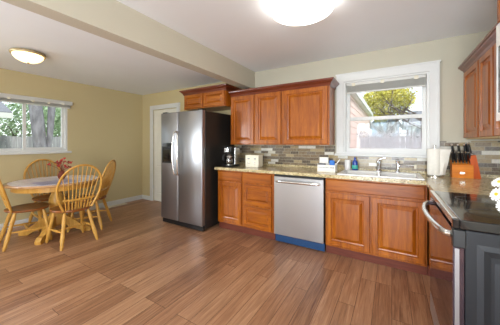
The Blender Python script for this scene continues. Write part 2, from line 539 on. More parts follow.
bprof = [(0, 0), (0.014, 0), (0.014, 0.075), (0.009, 0.088), (0.0, 0.092)]
def base_y(name, y0, y1, x):      # along Y on the left wall
    bm = bmesh.new()
    r0 = [bm.verts.new((x+a, y0, z)) for a, z in bprof]; r1 = [bm.verts.new((x+a, y1, z)) for a, z in bprof]
    n = len(bprof)
    for i in range(n): bm.faces.new((r0[i], r0[(i+1) % n], r1[(i+1) % n], r1[i]))
    bm.faces.new(r0); bm.faces.new(r1[::-1])
    struct(name, bm, M['white'])
base_y('baseboard_left', YN, YB, XL)
struct('baseboard_back', bx(XL+0.014, -4.58, YB-0.014, YB, 0, 0.09, bev=0.004), M['white'])

# dining room door with casing
dr = thing('door_1', 'white panelled door in white casing behind the refrigerator', 'door', (-4.12, YB, 0)); dr['kind'] = 'structure'
obj('door_casing', slab([-4.585, DOX0+0.005, DOX1-0.005, -3.655], [0, 1.995, 2.085], lambda i, j: not (i == 1 and j == 0), YB-0.022, YB, 'xzy'), M['white'], dr)
bm = panel((DOX0+0.01, YB+0.05, 0.01), (1, 0, 0), (0, 0, 1), (0, -1, 0), DOX1-DOX0-0.02, 1.975, [(0, 0), (0, 0.035)])
leaf = obj('door_leaf', bm, M['door'], dr)
bm = bmesh.new()
for xa, xb in ((-4.42, -4.16), (-4.08, -3.82)):
    for za, zb in ((0.16, 0.62), (0.74, 1.5), (1.6, 1.88)):
        panel((xa, YB+0.016, za), (1, 0, 0), (0, 0, 1), (0, -1, 0), xb-xa, zb-za, [(0, 0), (0.0, 0.006), (0.012, 0.008), (0.02, 0.002), (0.05, 0.008)], bm)
obj('door_panel', bm, M['door'], leaf)
obj('hinge', bx(DOX0+0.001, DOX0+0.018, YB-0.004, YB+0.014, 0.25, 0.35), M['handle'], dr)

# kitchen window
kw = thing('window_1', 'white double-hung window above the sink', 'window', ((WX0+WX1)/2, YB, WZ0)); kw['kind'] = 'structure'
cw = 0.09
bm = slab([WX0-cw, WX0, WX1, WX1+cw], [WZ0-0.0, WZ1, WZ1+cw], lambda i, j: not (i == 1 and j == 0), YB-0.02, YB, 'xzy')
box(bm, WX0-cw-0.012, WX1+cw+0.012, YB-0.03, YB-0.0, WZ1+cw, WZ1+cw+0.016)
box(bm, WX0-cw, WX0-cw+0.02, YB-0.03, YB-0.02, WZ0, WZ1+cw)
box(bm, WX1+cw-0.02, WX1+cw, YB-0.03, YB-0.02, WZ0, WZ1+cw)
obj('window_casing', bm, M['white'], kw)
obj('window_sill', bx(WX0-cw-0.02, WX1+cw+0.005, YB-0.06, YB+0.06, WZ0-0.03, WZ0, bev=0.008), M['white'], kw)
jb = 0.022
obj('window_jamb', slab([WX0, WX0+jb, WX1-jb, WX1], [WZ0, WZ0+jb, WZ1-jb, WZ1], lambda i, j: not (i == 1 and j == 1), YB, YB+0.14, 'xzy'), M['white'], kw)
def sash(name, x0, x1, z0, z1, y0, y1, st, rb, rt, parent):
    s_ = obj(name, slab([x0, x0+st, x1-st, x1], [z0, z0+rb, z1-rt, z1], lambda i, j: not (i == 1 and j == 1), y0, y1, 'xzy'), M['white'], parent)
    obj('pane', bx(x0+st, x1-st, (y0+y1)/2-0.002, (y0+y1)/2+0.002, z0+rb, z1-rt), M['glass'], s_)
ZM = 1.59
sash('upper_sash', WX0+jb, WX1-jb, ZM-0.02, WZ1-jb, YB+0.085, YB+0.12, 0.035, 0.04, 0.04, kw)
sash('lower_sash', WX0+jb, WX1-jb, WZ0+jb, ZM+0.02, YB+0.045, YB+0.08, 0.04, 0.05, 0.042, kw)
# raised mini blind at the head of the kitchen window
bl = thing('window_blind', 'white mini blind raised tight under the head of the sink window', 'blind', ((WX0+WX1)/2, YB+0.02, WZ1))
bm = bmesh.new()
box(bm, WX0+0.03, WX1-0.03, YB+0.0, YB+0.04, WZ1-0.06, WZ1-0.024, bev=0.004)
obj('head_rail', bm, M['blind'], bl)
bm = bmesh.new()
for i in range(18):
    z = WZ1-0.064-i*0.0045
    box(bm, WX0+0.035, WX1-0.035, YB+0.006, YB+0.034, z-0.0012, z)
box(bm, WX0+0.035, WX1-0.035, YB+0.006, YB+0.034, WZ1-0.16, WZ1-0.146)
o_ = obj('slat_stack', bm, M['blind'], bl); 
for x in (WX0+0.12, -0.10, WX1-0.12):
    obj('rail_bracket', bx(x-0.02, x+0.02, YB-0.006, YB+0.002, WZ1-0.07, WZ1-0.03), M['plasticw'], bl)
obj('lift_cord', tubed([(0.20, YB+0.036, WZ1-0.06), (0.20, YB+0.036, WZ0+0.10)], 0.0016, 6), M['cord'], bl)
obj('tilt_wand', tubed([(WX0+0.075, YB+0.036, WZ1-0.06), (WX0+0.075, YB+0.036, WZ0+0.12)], 0.003, 6), M['cord'], bl)

# dining window (horizontal slider)
dw = thing('window_2', 'white sliding window in the dining wall', 'window', (XL, (DY0+DY1)/2, DZ0)); dw['kind'] = 'structure'
obj('window_sill', bx(XL-0.12, XL+0.045, DY0-0.06, DY1+0.05, DZ0-0.035, DZ0, bev=0.006), M['white'], dw)
obj('window_jamb', slab([DY0, DY0+0.03, DY1-0.03, DY1], [DZ0, DZ0+0.03, DZ1-0.03, DZ1], lambda i, j: not (i == 1 and j == 1), XL-0.13, XL, 'yzx'), M['white'], dw)
def sash_y(name, y0, y1, z0, z1, x0, x1, st, parent):
    s_ = obj(name, slab([y0, y0+st, y1-st, y1], [z0, z0+st, z1-st, z1], lambda i, j: not (i == 1 and j == 1), x0, x1, 'yzx'), M['white'], parent)
    obj('pane', bx((x0+x1)/2-0.002, (x0+x1)/2+0.002, y0+st, y1-st, z0+st, z1-st), M['glass'], s_)
ym = (DY0+DY1)/2
sash_y('fixed_sash', DY0+0.03, ym+0.02, DZ0+0.03, DZ1-0.03, XL-0.11, XL-0.085, 0.028, dw)
sash_y('sliding_sash', ym-0.02, DY1-0.03, DZ0+0.03, DZ1-0.03, XL-0.08, XL-0.05, 0.038, dw)
db = thing('window_blind', 'cream blind head rail across the top of the dining window', 'blind', (XL, ym, DZ1))
obj('valance', bx(XL, XL+0.05, DY0-0.05, DY1+0.06, DZ1-0.035, DZ1+0.03, bev=0.004), M['blind'], db)
bm = bmesh.new()
for i in range(8):
    z = DZ1-0.036-i*0.0055
    box(bm, XL+0.004, XL+0.04, DY0-0.02, DY1+0.03, z-0.0016, z)
box(bm, XL+0.004, XL+0.04, DY0-0.02, DY1+0.03, DZ1-0.092, DZ1-0.078)
obj('slat_stack', bm, M['blind'], db)
for y in (1.15, 1.42, 1.62, 1.82):
    obj('rail_bracket', bx(XL+0.05, XL+0.056, y-0.018, y+0.018, DZ1-0.05, DZ1-0.02), M['plasticw'], db)

# backsplash
struct('backsplash', slab([-2.225, WX0-0.11, WX1+0.095, XR], [0.945, WZ0-0.03, 1.24, 1.29], lambda i, j: not (i == 1 and j > 0) and not (i == 0 and j == 2), YB-0.01, YB, 'xzy'), M['tile_x'])
struct('backsplash_side', bx(XR-0.01, XR, 1.2, YB-0.01, 0.945, 1.255), M['tile_y'])
struct('trim_1', bx(-2.245, -2.225, YB-0.014, YB, 0.945, 1.25), plain('pale_tile_edge', 'b9bba9', 0.3))

# ------------------------------------------------------------------ base cabinets
YF = 2.782     # carcass front of the sink run; doors stand 20 mm proud
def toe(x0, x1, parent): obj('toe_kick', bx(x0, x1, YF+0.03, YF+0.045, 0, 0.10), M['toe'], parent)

c1 = thing('base_cabinet', 'cherry base cabinet with one door below one drawer, beside the refrigerator', 'cabinet', (-2.01, 3.05, 0))
obj('body', slab([-2.23, -1.79], [0.10, 0.875], lambda i, j: True, YF, YB-0.012, 'xzy'), M['cab'], c1)
toe(-2.23, -1.79, c1)
obj('drawer', front_y(-2.215, -1.805, 0.725, 0.858, YF, FLATD), M['cabh'], c1)
obj('door', front_y(-2.215, -1.805, 0.125, 0.705, YF, RAISED), M['cab'], c1)

c2 = thing('base_cabinet', 'cherry base cabinet with three stacked drawers, left of the dishwasher', 'cabinet', (-1.55, 3.05, 0))
obj('body', slab([-1.789, -1.305], [0.10, 0.875], lambda i, j: True, YF, YB-0.012, 'xzy'), M['cab'], c2)
toe(-1.789, -1.305, c2)
obj('drawer', front_y(-1.765, -1.34, 0.725, 0.858, YF, FLATD), M['cabh'], c2)
obj('drawer', front_y(-1.765, -1.34, 0.43, 0.70, YF, SMALLR), M['cabh'], c2)
obj('drawer', front_y(-1.765, -1.34, 0.125, 0.40, YF, SMALLR), M['cabh'], c2)

c3 = thing('base_cabinet', 'wide cherry sink base cabinet with two raised-panel doors under the window', 'cabinet', (-0.2, 3.05, 0))
bm = bmesh.new()     # carcass is open at the top so the basins hang inside
box(bm, -0.655, -0.635, YF+0.02, YB-0.012, 0.10, 0.875); box(bm, 0.27, 0.288, YF+0.02, YB-0.012, 0.10, 0.875)
box(bm, -0.655, 0.288, YF+0.02, YB-0.012, 0.085, 0.10)
slab([-0.655, -0.62, 0.26, 0.288], [0.10, 0.13, 0.70, 0.725, 0.875], lambda i, j: True, YF, YF+0.02, 'xzy', bm)
obj('body', bm, M['cab'], c3)
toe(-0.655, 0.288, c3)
obj('false_drawer', front_y(-0.645, 0.272, 0.728, 0.858, YF, FLATD), M['cabh'], c3)
obj('door', front_y(-0.645, -0.198, 0.115, 0.705, YF, RAISED), M['cab'], c3)
obj('door', front_y(-0.178, 0.272, 0.115, 0.705, YF, RAISED), M['cab'], c3)

c4 = thing('base_cabinet', 'narrow cherry corner cabinet between the sink base and the range', 'cabinet', (0.63, 2.8, 0))
obj('body', bx(0.312, XR-0.012, 2.172, YB-0.012, 0.10, 0.875), M['cab'], c4)
bm = bx(0.37, 0.385, 2.172, YF+0.03, 0, 0.10); box(bm, 0.292, 0.385, YF+0.03, YF+0.045, 0, 0.10)
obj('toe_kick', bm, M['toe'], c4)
obj('drawer', front_x(2.185, 2.70, 0.725, 0.858, 0.312, FLATD), M['cabhy'], c4)
obj('door', front_x(2.185, 2.70, 0.125, 0.705, 0.312, RAISED), M['cab'], c4)

# countertop, one L-shaped granite slab with the sink cut out
SX0, SX1, SY0, SY1 = -0.50, 0.245, 2.80, 3.20
xs = [-2.245, SX0, SX1, 0.272, XR-0.012]; ys = [2.168, 2.722, SY0, SY1, YB-0.002]
bm = slab(xs, ys, lambda i, j: not (i == 1 and j == 2) and not (j == 0 and i < 3), 0.879, 0.914, 'xyz')
ed = [e for e in bm.edges if e.calc_face_angle(0) > 1.0 and e.verts[0].co.z > 0.9 and e.verts[1].co.z > 0.9]
bmesh.ops.bevel(bm, geom=ed, offset=0.008, segments=3, profile=0.5, affect='EDGES')
# low upstand strip at the wall
box(bm, -2.245, XR-0.012, YB-0.03, YB-0.012, 0.914, 0.946)
box(bm, XR-0.03, XR-0.012, 2.168, YB-0.03, 0.914, 0.946)
tag(obj('countertop', bm, M['granite']), 'speckled tan granite worktop running in an L along the sink wall', 'countertop')

# sink
snk = thing('kitchen_sink', 'white double-bowl drop-in sink under the window', 'sink', ((SX0+SX1)/2, 3.0, 0.914))
rx0, rx1, ry0, ry1 = SX0-0.025, SX1+0.02, SY0-0.03, 3.285
xd = (SX0+SX1)/2
bxs = [rx0, SX0+0.02, xd-0.02, xd+0.02, SX1-0.02, rx1]; bys = [ry0, SY0+0.02, SY1-0.03, ry1]
bm = slab(bxs, bys, lambda i, j: not (i in (1, 3) and j == 1), 0.9155, 0.928, 'xyz')
ed = [e for e in bm.edges if e.calc_face_angle(0) > 1.0 and e.verts[0].co.z > 0.92 and e.verts[1].co.z > 0.92]
bmesh.ops.bevel(bm, geom=ed, offset=0.006, segments=3, profile=0.5, affect='EDGES')
obj('rim', bm, M['ceramic'], snk)
for xa, xb in ((bxs[1], bxs[2]), (bxs[3], bxs[4])):
    bm = bmesh.new()
    ya, yb = bys[1], bys[2]
    top = [(xa, ya), (xb, ya), (xb, yb), (xa, yb)]
    r = []
    for ins, z in ((0, 0.922), (0.006, 0.80), (0.03, 0.745), (0.06, 0.74)):
        cx_, cy_ = (xa+xb)/2, (ya+yb)/2
        r.append([bm.verts.new((x+(ins if x < cx_ else -ins), y+(ins if y < cy_ else -ins), z)) for x, y in top])
    for a, b in zip(r, r[1:]):
        for i in range(4): bm.faces.new((a[i], a[(i+1) % 4], b[(i+1) % 4], b[i]))
    bm.faces.new(r[-1])
    bowl = obj('basin', bm, M['ceramic'], snk)
    obj('drain', lathed([(0.04, 0.741), (0.04, 0.744), (0.03, 0.745), (0, 0.743)], (xa+xb)/2, (ya+yb)/2, 20), M['chrome'], bowl)

# taps
fx, fy, fz = -0.135, 3.245, 0.928
fa = thing('faucet', 'chrome single-lever faucet with short spout, left of the two sink taps', 'faucet', (fx, fy, fz))
obj('base', lathed([(0.034, fz), (0.034, fz+0.008), (0.026, fz+0.016), (0.022, fz+0.03)], fx, fy), M['chrome'], fa, True)
obj('body', lathed([(0.022, fz+0.02), (0.022, fz+0.085), (0.027, fz+0.1), (0.027, fz+0.125), (0.02, fz+0.14), (0, fz+0.143)], fx, fy), M['chrome'], fa, True)
obj('spout', tubed([(fx, fy-0.01, fz+0.075), (fx+0.005, fy-0.06, fz+0.11), (fx+0.01, fy-0.12, fz+0.115), (fx+0.012, fy-0.16, fz+0.09), (fx+0.012, fy-0.165, fz+0.07)], [0.016, 0.015, 0.014, 0.013, 0.013], 12), M['chrome'], fa, True)
obj('lever', tubed([(fx, fy, fz+0.135), (fx+0.03, fy-0.005, fz+0.155), (fx+0.075, fy-0.01, fz+0.165)], [0.013, 0.009, 0.006], 10), M['chrome'], fa, True)
gx, gy = 0.06, 3.245
fb = thing('faucet', 'slim chrome post tap with a long level spout pointing right', 'faucet', (gx, gy, fz))
obj('base', lathed([(0.028, fz), (0.028, fz+0.008), (0.018, fz+0.02)], gx, gy), M['chrome'], fb, True)
obj('body', lathed([(0.014, fz+0.01), (0.014, fz+0.1), (0.02, fz+0.105), (0.022, fz+0.135), (0.012, fz+0.145), (0, fz+0.146)], gx, gy), M['chrome'], fb, True)
obj('spout', tubed([(gx, gy, fz+0.075), (gx+0.06, gy-0.03, fz+0.085), (gx+0.17, gy-0.05, fz+0.09)], [0.011, 0.009, 0.008], 10), M['chrome'], fb, True)
obj('spout_tip', tubed([(gx+0.165, gy-0.05, fz+0.10), (gx+0.165, gy-0.05, fz+0.055)], [0.014, 0.012], 10), M['plasticw'], fb, True)

# ------------------------------------------------------------------ dishwasher
dwx0, dwx1 = -1.298, -0.662
dwm = thing('dishwasher', 'stainless steel dishwasher with bar handle between the base cabinets', 'dishwasher', (-0.98, 3.05, 0))
obj('body', bx(dwx0+0.008, dwx1-0.008, 2.79, YB-0.03, 0.10, 0.868), M['black'], dwm)
obj('door', bx(dwx0+0.006, dwx1-0.006, 2.745, 2.788, 0.112, 0.846, bev=0.006), M['steel'], dwm)
obj('control_strip', bx(dwx0+0.008, dwx1-0.008, 2.755, 2.789, 0.848, 0.868), M['black'], dwm)
bm = bmesh.new()
hz = 0.792
pts = [(dwx0+0.05, 2.745, hz), (dwx0+0.055, 2.715, hz), (dwx0+0.09, 2.702, hz)] + [(dwx0+0.09+(dwx1-dwx0-0.18)*t/8, 2.702-0.008*math.sin(PI*t/8), hz) for t in range(1, 8)] + [(dwx1-0.09, 2.702, hz), (dwx1-0.055, 2.715, hz), (dwx1-0.05, 2.745, hz)]
tube(bm, pts, 0.0125, 10, 1.25)
obj('handle', bm, M['handle'], dwm, True)
obj('toe_kick', bx(dwx0+0.01, dwx1-0.004, 2.785, 2.80, 0.012, 0.108), M['bluefilm'], dwm)
for x in (dwx0+0.05, dwx1-0.05):
    for y in (2.83, 3.25): obj('foot', lathed([(0.018, 0), (0.018, 0.02), (0.009, 0.022), (0.009, 0.1)], x, y, 10), M['black'], dwm)

# ------------------------------------------------------------------ refrigerator
rxa, rxb = -3.165, -2.29
fr = thing('refrigerator', 'stainless side-by-side refrigerator with dark sides and curved handles', 'refrigerator', ((rxa+rxb)/2, 2.95, 0))
obj('body', bx(rxa+0.004, rxb, 2.575, 3.30, 0.03, 1.735, bev=0.006), M['charcoal'], fr)
xs_ = -2.775
def fdoor(x0, x1):
    return bx(x0, x1, 2.50, 2.572, 0.085, 1.742, bev=0.014, seg=3)
dl = obj('freezer_door', fdoor(rxa, xs_-0.003), M['steelv'], fr, True)
drr = obj('fridge_door', fdoor(xs_+0.003, rxb), M['steelv'], fr, True)
disp = obj('ice_dispenser', slab([-3.125, -3.11, -2.925, -2.91], [0.96, 0.98, 1.185, 1.20], lambda i, j: not (i == 1 and j == 1), 2.492, 2.5, 'xzy'), M['black'], dl)
obj('dispenser_panel', bx(-3.125, -2.91, 2.4925, 2.4995, 1.201, 1.27, bev=0.002), M['blackgloss'], dl)
bm = bmesh.new()
box(bm, -3.11, -2.925, 2.497, 2.4995, 0.98, 1.185); box(bm, -3.05, -2.985, 2.4915, 2.497, 1.02, 1.12)
obj('dispenser_paddle', bm, M['blackgloss'], dl)
for sgn, d in ((-1, dl), (1, drr)):
    x = xs_+sgn*0.04
    pts = [(x-sgn*0.016, 2.502, 1.435), (x-sgn*0.012, 2.475, 1.44)]
    for i in range(11):
        t = i/10
        pts.append((x+sgn*0.016*math.sin(PI*t), 2.455-0.022*math.sin(PI*t), 1.42-(1.42-0.81)*t))
    pts += [(x-sgn*0.012, 2.475, 0.79), (x-sgn*0.016, 2.502, 0.795)]
    obj('handle', tubed(pts, 0.0135, 10, 0.9), M['handle'], d, True)
obj('base_grille', bx(rxa+0.01, rxb-0.004, 2.53, 2.573, 0.012, 0.075), M['black'], fr)
for x in (rxa+0.06, rxb-0.06):
    for y in (2.6, 3.24): obj('foot', lathed([(0.025, 0), (0.025, 0.02), (0.012, 0.022), (0.012, 0.05)], x, y, 10), M['black'], fr)
obj('hinge_cover', bx(rxa+0.02, rxa+0.1, 2.52, 2.62, 1.7425, 1.757, bev=0.004), M['charcoal'], fr)
obj('hinge_cover', bx(rxb-0.1, rxb-0.02, 2.52, 2.62, 1.7425, 1.757, bev=0.004), M['charcoal'], fr)

# ------------------------------------------------------------------ upper cabinets
UF = 3.03; UZ0, UZ1 = 1.245, 1.985
def upper(x0, x1, doors, label):
    t = thing('wall_cabinet', label, 'cabinet', ((x0+x1)/2, 3.2, UZ0))
    obj('body', bx(x0, x1, UF, YB-0.011, UZ0, UZ1+0.05), M['cab'], t)
    for a, b in doors: obj('door', front_y(a, b, UZ0+0.012, UZ1, UF, RAISED), M['cab'], t)
    return t
uc1 = upper(-2.175, -1.302, [(-2.16, -1.748), (-1.722, -1.315)], 'cherry wall cabinet with two narrow doors, next to the refrigerator')
uc2 = upper(-1.300, -0.665, [(-1.275, -0.685)], 'cherry wall cabinet with one wide door, left of the sink window')
pr = crown(1.985, 0.085, 0.062)
obj('crown_moulding', sweep([(-1.301, UF), (-2.175, UF)], [(0, -1), (0, -1)], pr), M['crown'], uc1)
obj('crown_moulding', sweep([(-0.665, YB-0.011), (-0.665, UF), (-1.301, UF)], [(1, 0), (1, -1), (0, -1)], pr), M['crown'], uc2)

fc = thing('wall_cabinet', 'short two-door cherry cabinet mounted above the refrigerator', 'cabinet', (-2.67, 3.2, 1.845))
obj('body', bx(-3.09, -2.20, 2.925, YB-0.002, 1.845, 2.12), M['cab'], fc)
obj('door', front_y(-3.075, -2.66, 1.86, 2.085, 2.925, SMALLR), M['cabh'], fc)
obj('door', front_y(-2.63, -2.215, 1.86, 2.085, 2.925, SMALLR), M['cabh'], fc)
pr = crown(2.085, 0.085, 0.058)
bm = sweep([(-2.20, YB-0.002), (-2.20, 2.925), (-3.09, 2.925), (-3.09, YB-0.002)], [(1, 0), (1, -1), (-1, -1), (-1, 0)], pr)
obj('crown_moulding', bm, M['crown'], fc)

# right wall cabinets
RF = 0.675; RZ0, RZ1 = 1.31, 2.01
rc = thing('wall_cabinet', 'tall cherry wall cabinet on the right wall above the knife block', 'cabinet', (0.82, 2.75, RZ0))
obj('body', bx(RF, XR-0.011, 2.135, YB-0.011, RZ0+0.012, RZ1+0.05), M['cab'], rc)
obj('underside', bx(RF+0.004, XR-0.012, 2.14, YB-0.012, RZ0, RZ0+0.0115), M['inside'], rc)
for a, b in ((2.845, 3.33), (2.48, 2.82), (2.15, 2.46)):
    obj('door', front_x(a, b, RZ0+0.012, RZ1, RF, RAISED), M['cab'], rc)
pr = crown(2.0, 0.085, 0.062)
obj('crown_moulding', sweep([(RF, 2.135), (RF, YB-0.2), (RF, YB-0.011)], [(-1, 0), (-1, 0), (-1, 0)], pr), M['crown'], rc)

mc = thing('wall_cabinet', 'deeper cherry cabinet above the microwave at the right edge', 'cabinet', (0.8, 1.75, 2.03))
obj('body', bx(0.60, XR-0.002, 1.38, 2.13, 2.03, 2.36), M['cab'], mc)
obj('door', front_x(1.39, 1.745, 2.04, 2.345, 0.60, SMALLR), M['cab'], mc)
obj('door', front_x(1.765, 2.12, 2.04, 2.345, 0.60, SMALLR), M['cab'], mc)
mw = thing('microwave', 'white over-range microwave with dark door window at the right edge', 'microwave', (0.78, 1.75, 1.38))
obj('body', bx(0.60, XR-0.012, 1.375, 2.125, 1.40, 2.025, bev=0.004), M['plasticw'], mw)
obj('door', slab([1.56, 1.60, 2.095, 2.115], [1.41, 1.46, 1.88, 2.02], lambda i, j: not (i == 1 and j == 1), 0.575, 0.598, 'yzx'), M['ceramic'], mw)
obj('door_window', bx(0.578, 0.596, 1.601, 2.094, 1.461, 1.879), M['blackgloss'], mw)
obj('control_panel', bx(0.574, 0.598, 1.378, 1.555, 1.41, 2.02, bev=0.003), M['ceramic'], mw)

# ------------------------------------------------------------------ range
ry0_, ry1_ = 1.405, 2.163
XF = 0.252
rg = thing('kitchen_range', 'slide-in range with black glass cooktop and curved steel door handle', 'stove', (0.6, 1.78, 0))
obj('body', bx(XF+0.03, XR-0.02, ry0_+0.004, ry1_-0.004, 0.03, 0.877, bev=0.004), M['rangeside'], rg)
# pressed ribs of the side panel that faces the camera
bm = bmesh.new()
yb_ = ry0_+0.004
soft = lambda d: [(0, 0), (0.012, d*0.6), (0.022, d), (0.034, d*0.6), (0.046, 0.0005)]
panel((XF+0.07, yb_, 0.10), (1, 0, 0), (0, 0, 1), (0, -1, 0), 0.56, 0.72, soft(0.003), bm)
panel((XF+0.125, yb_-0.0002, 0.155), (1, 0, 0), (0, 0, 1), (0, -1, 0), 0.45, 0.60, soft(0.003), bm)
obj('side_panel', bm, M['rangeside'], rg)
obj('cooktop', bx(XF+0.012, XR-0.02, ry0_, ry1_, 0.878, 0.922, bev=0.006, seg=3), M['blackgloss'], rg)
ringm = plain('burner_print', '4a4d52', 0.3)
for (bx_, by_, br_) in ((0.42, 1.60, 0.09), (0.42, 1.96, 0.075), (0.72, 1.60, 0.075), (0.72, 1.96, 0.1)):
    bm = bmesh.new()
    r0 = [bm.verts.new((bx_+br_*math.cos(2*PI*i/40), by_+br_*math.sin(2*PI*i/40), 0.9225)) for i in range(40)]
    r1 = [bm.verts.new((bx_+(br_-0.004)*math.cos(2*PI*i/40), by_+(br_-0.004)*math.sin(2*PI*i/40), 0.9225)) for i in range(40)]
    for i in range(40): bm.faces.new((r0[i], r0[(i+1) % 40], r1[(i+1) % 40], r1[i]))
    obj('burner_ring', bm, ringm, rg)
obj('front_trim', bx(XF-0.012, XF+0.0115, ry0_+0.03, ry1_, 0.890, 0.924, bev=0.004), M['handle'], rg)
obj('front_corner', bx(XF-0.013, XF+0.0115, ry0_, ry0_+0.0295, 0.879, 0.923, bev=0.004), M['blackgloss'], rg)
obj('corner_cap', bx(XF-0.014, XF+0.034, ry0_-0.006, ry0_+0.028, 0.795, 0.8765, bev=0.005), M['black'], rg)
od = obj('oven_door', slab([ry0_+0.006, ry0_+0.05, ry1_-0.05, ry1_-0.006], [0.20, 0.25, 0.80, 0.872], lambda i, j: True, XF-0.012, XF+0.028, 'yzx'), M['ovenglass'], rg)
obj('door_edge', bx(XF-0.006, XF+0.010, ry0_-0.002, ry0_+0.005, 0.20, 0.79), M['steelv'], od)
obj('storage_drawer', bx(XF-0.012, XF+0.028, ry0_+0.004, ry1_-0.004, 0.055, 0.19, bev=0.006), M['steel'], rg)
pts = []
hy0, hy1 = ry0_+0.04, ry1_-0.05
pts.append((XF-0.012, hy0, 0.842)); pts.append((XF-0.022, hy0+0.004, 0.842))
for i in range(15):
    t = i/14
    pts.append((XF-0.032-0.045*math.sin(PI*t)**0.7, hy0+0.01+(hy1-hy0-0.02)*t, 0.842+0.008*math.sin(PI*t)))
pts.append((XF-0.022, hy1-0.004, 0.842)); pts.append((XF-0.012, hy1, 0.842))
obj('handle', tubed(pts, 0.015, 10, 1.0), M['handle'], od, True)
for x in (XF+0.08, XR-0.1):
    for y in (ry0_+0.06, ry1_-0.06): obj('foot', lathed([(0.02, 0), (0.02, 0.03)], x, y, 10), M['black'], rg)

# ------------------------------------------------------------------ things on the worktop
ZT = 0.914
# coffee maker
kx, ky = -2.10, 2.93
cm = thing('coffee_maker', 'black drip coffee maker with glass carafe beside the refrigerator', 'coffee maker', (kx, ky, ZT))
bm = bmesh.new()
box(bm, kx-0.085, kx+0.085, ky-0.12, ky+0.12, ZT, ZT+0.03, bev=0.01)
box(bm, kx-0.08, kx+0.08, ky+0.04, ky+0.12, ZT+0.03, ZT+0.3, bev=0.012)
obj('housing', bm, M['black'], cm, True)
obj('filter_basket', bx(kx-0.082, kx+0.082, ky-0.11, ky+0.039, ZT+0.215, ZT+0.305, bev=0.014, seg=3), M['black'], cm, True)
obj('face_plate', bx(kx-0.045, kx+0.03, ky-0.115, ky-0.109, ZT+0.22, ZT+0.285, bev=0.002), M['handle'], cm)
obj('hot_plate', lathed([(0.062, ZT+0.03), (0.062, ZT+0.036), (0, ZT+0.036)], kx, ky-0.045), M['handle'], cm)
ca = obj('carafe', lathed([(0.05, ZT+0.037), (0.066, ZT+0.06), (0.068, ZT+0.1), (0.055, ZT+0.15), (0.042, ZT+0.175), (0.046, ZT+0.19)], kx, ky-0.045), M['carafe'], cm, True)
obj('lid', lathed([(0.047, ZT+0.191), (0.047, ZT+0.203), (0.02, ZT+0.212), (0, ZT+0.212)], kx, ky-0.045), M['black'], ca, True)
obj('carafe_handle', tubed([(kx-0.04, ky-0.085, ZT+0.185), (kx-0.06, ky-0.115, ZT+0.17), (kx-0.065, ky-0.12, ZT+0.11), (kx-0.047, ky-0.093, ZT+0.08)], 0.008, 8), M['black'], ca, True)
obj('collar', lathed([(0.057, ZT+0.148), (0.059, ZT+0.152), (0.057, ZT+0.158)], kx, ky-0.045), M['handle'], ca)
obj('tank_trim', bx(kx+0.0805, kx+0.088, ky-0.02, ky+0.11, ZT+0.035, ZT+0.29, bev=0.003), M['handle'], cm)

# toaster
tx, ty = -1.76, 3.05
to = thing('toaster', 'white two-slot toaster with two dials against the tile', 'toaster', (tx, ty, ZT))
bm = bmesh.new()
slab([tx-0.125, tx-0.105, tx+0.105, tx+0.125], [ty-0.075, ty-0.045, ty-0.015, ty+0.015, ty+0.045, ty+0.075], lambda i, j: not (i == 1 and j in (1, 3)), ZT+0.012, ZT+0.185, 'xyz', bm)
ed = [e for e in bm.edges if e.calc_face_angle(0) > 1.0 and (abs(e.verts[0].co.x-tx) > 0.11 or abs(e.verts[0].co.y-ty) > 0.06) and (abs(e.verts[1].co.x-tx) > 0.11 or abs(e.verts[1].co.y-ty) > 0.06)]
bmesh.ops.bevel(bm, geom=ed, offset=0.014, segments=3, profile=0.5, affect='EDGES')
obj('shell', bm, M['plasticw'], to, True)
obj('base', bx(tx-0.12, tx+0.12, ty-0.08, ty+0.07, ZT, ZT+0.02, bev=0.004), M['plasticw'], to)
for s_ in (-0.06, 0.06):
    obj('lever', bx(tx+s_-0.018, tx+s_+0.018, ty-0.088, ty-0.074, ZT+0.125, ZT+0.138, bev=0.003), M['grey'], to)
    bm = bmesh.new(); tube(bm, [(tx+s_, ty-0.075, ZT+0.065), (tx+s_, ty-0.088, ZT+0.065)], 0.015, 16)
    obj('dial', bm, M['handle'], to)

to.scale = (0.88, 0.88, 0.95)
# printed carton by the sink, with two upright inserts
bx0, bx1, byy = -0.80, -0.585, 3.03
ct = thing('cardboard_carton', 'white open carton with blue square and grey print left of the sink', 'carton', (-0.69, byy, ZT))
bm = bmesh.new()
box(bm, bx0, bx1, byy-0.06, byy-0.057, ZT, ZT+0.085); box(bm, bx0, bx1, byy+0.057, byy+0.06, ZT, ZT+0.10)
box(bm, bx0, bx0+0.003, byy-0.057, byy+0.057, ZT, ZT+0.1); box(bm, bx1-0.003, bx1, byy-0.057, byy+0.057, ZT, ZT+0.1)
box(bm, bx0, bx1, byy-0.057, byy+0.057, ZT, ZT+0.003)
obj('tray', bm, M['paper'], ct)
obj('back_flap', bx(bx0, bx0+0.11, byy+0.045, byy+0.057, ZT+0.003, ZT+0.175), M['paper'], ct)
bm = bmesh.new()
v = [bm.verts.new(p) for p in ((bx1-0.0, byy-0.04, ZT+0.085), (bx1+0.05, byy-0.02, ZT+0.15), (bx1+0.04, byy+0.03, ZT+0.16), (bx1-0.0, byy+0.02, ZT+0.09))]
f = bm.faces.new(v); r = bmesh.ops.extrude_face_region(bm, geom=[f])
bmesh.ops.translate(bm, verts=[q for q in r['geom'] if isinstance(q, bmesh.types.BMVert)], vec=(-0.006, 0, 0.003))
obj('side_flap', bm, M['paper'], ct)
bm = bmesh.new()
for i in range(7): box(bm, bx0+0.015+i*0.018, bx0+0.028+i*0.018, byy-0.0615, byy-0.0602, ZT+0.05, ZT+0.06)
for i in range(3): box(bm, bx0+0.15+i*0.018, bx0+0.163+i*0.018, byy-0.0615, byy-0.0602, ZT+0.047, ZT+0.062)
obj('print', bm, M['grey'], ct)
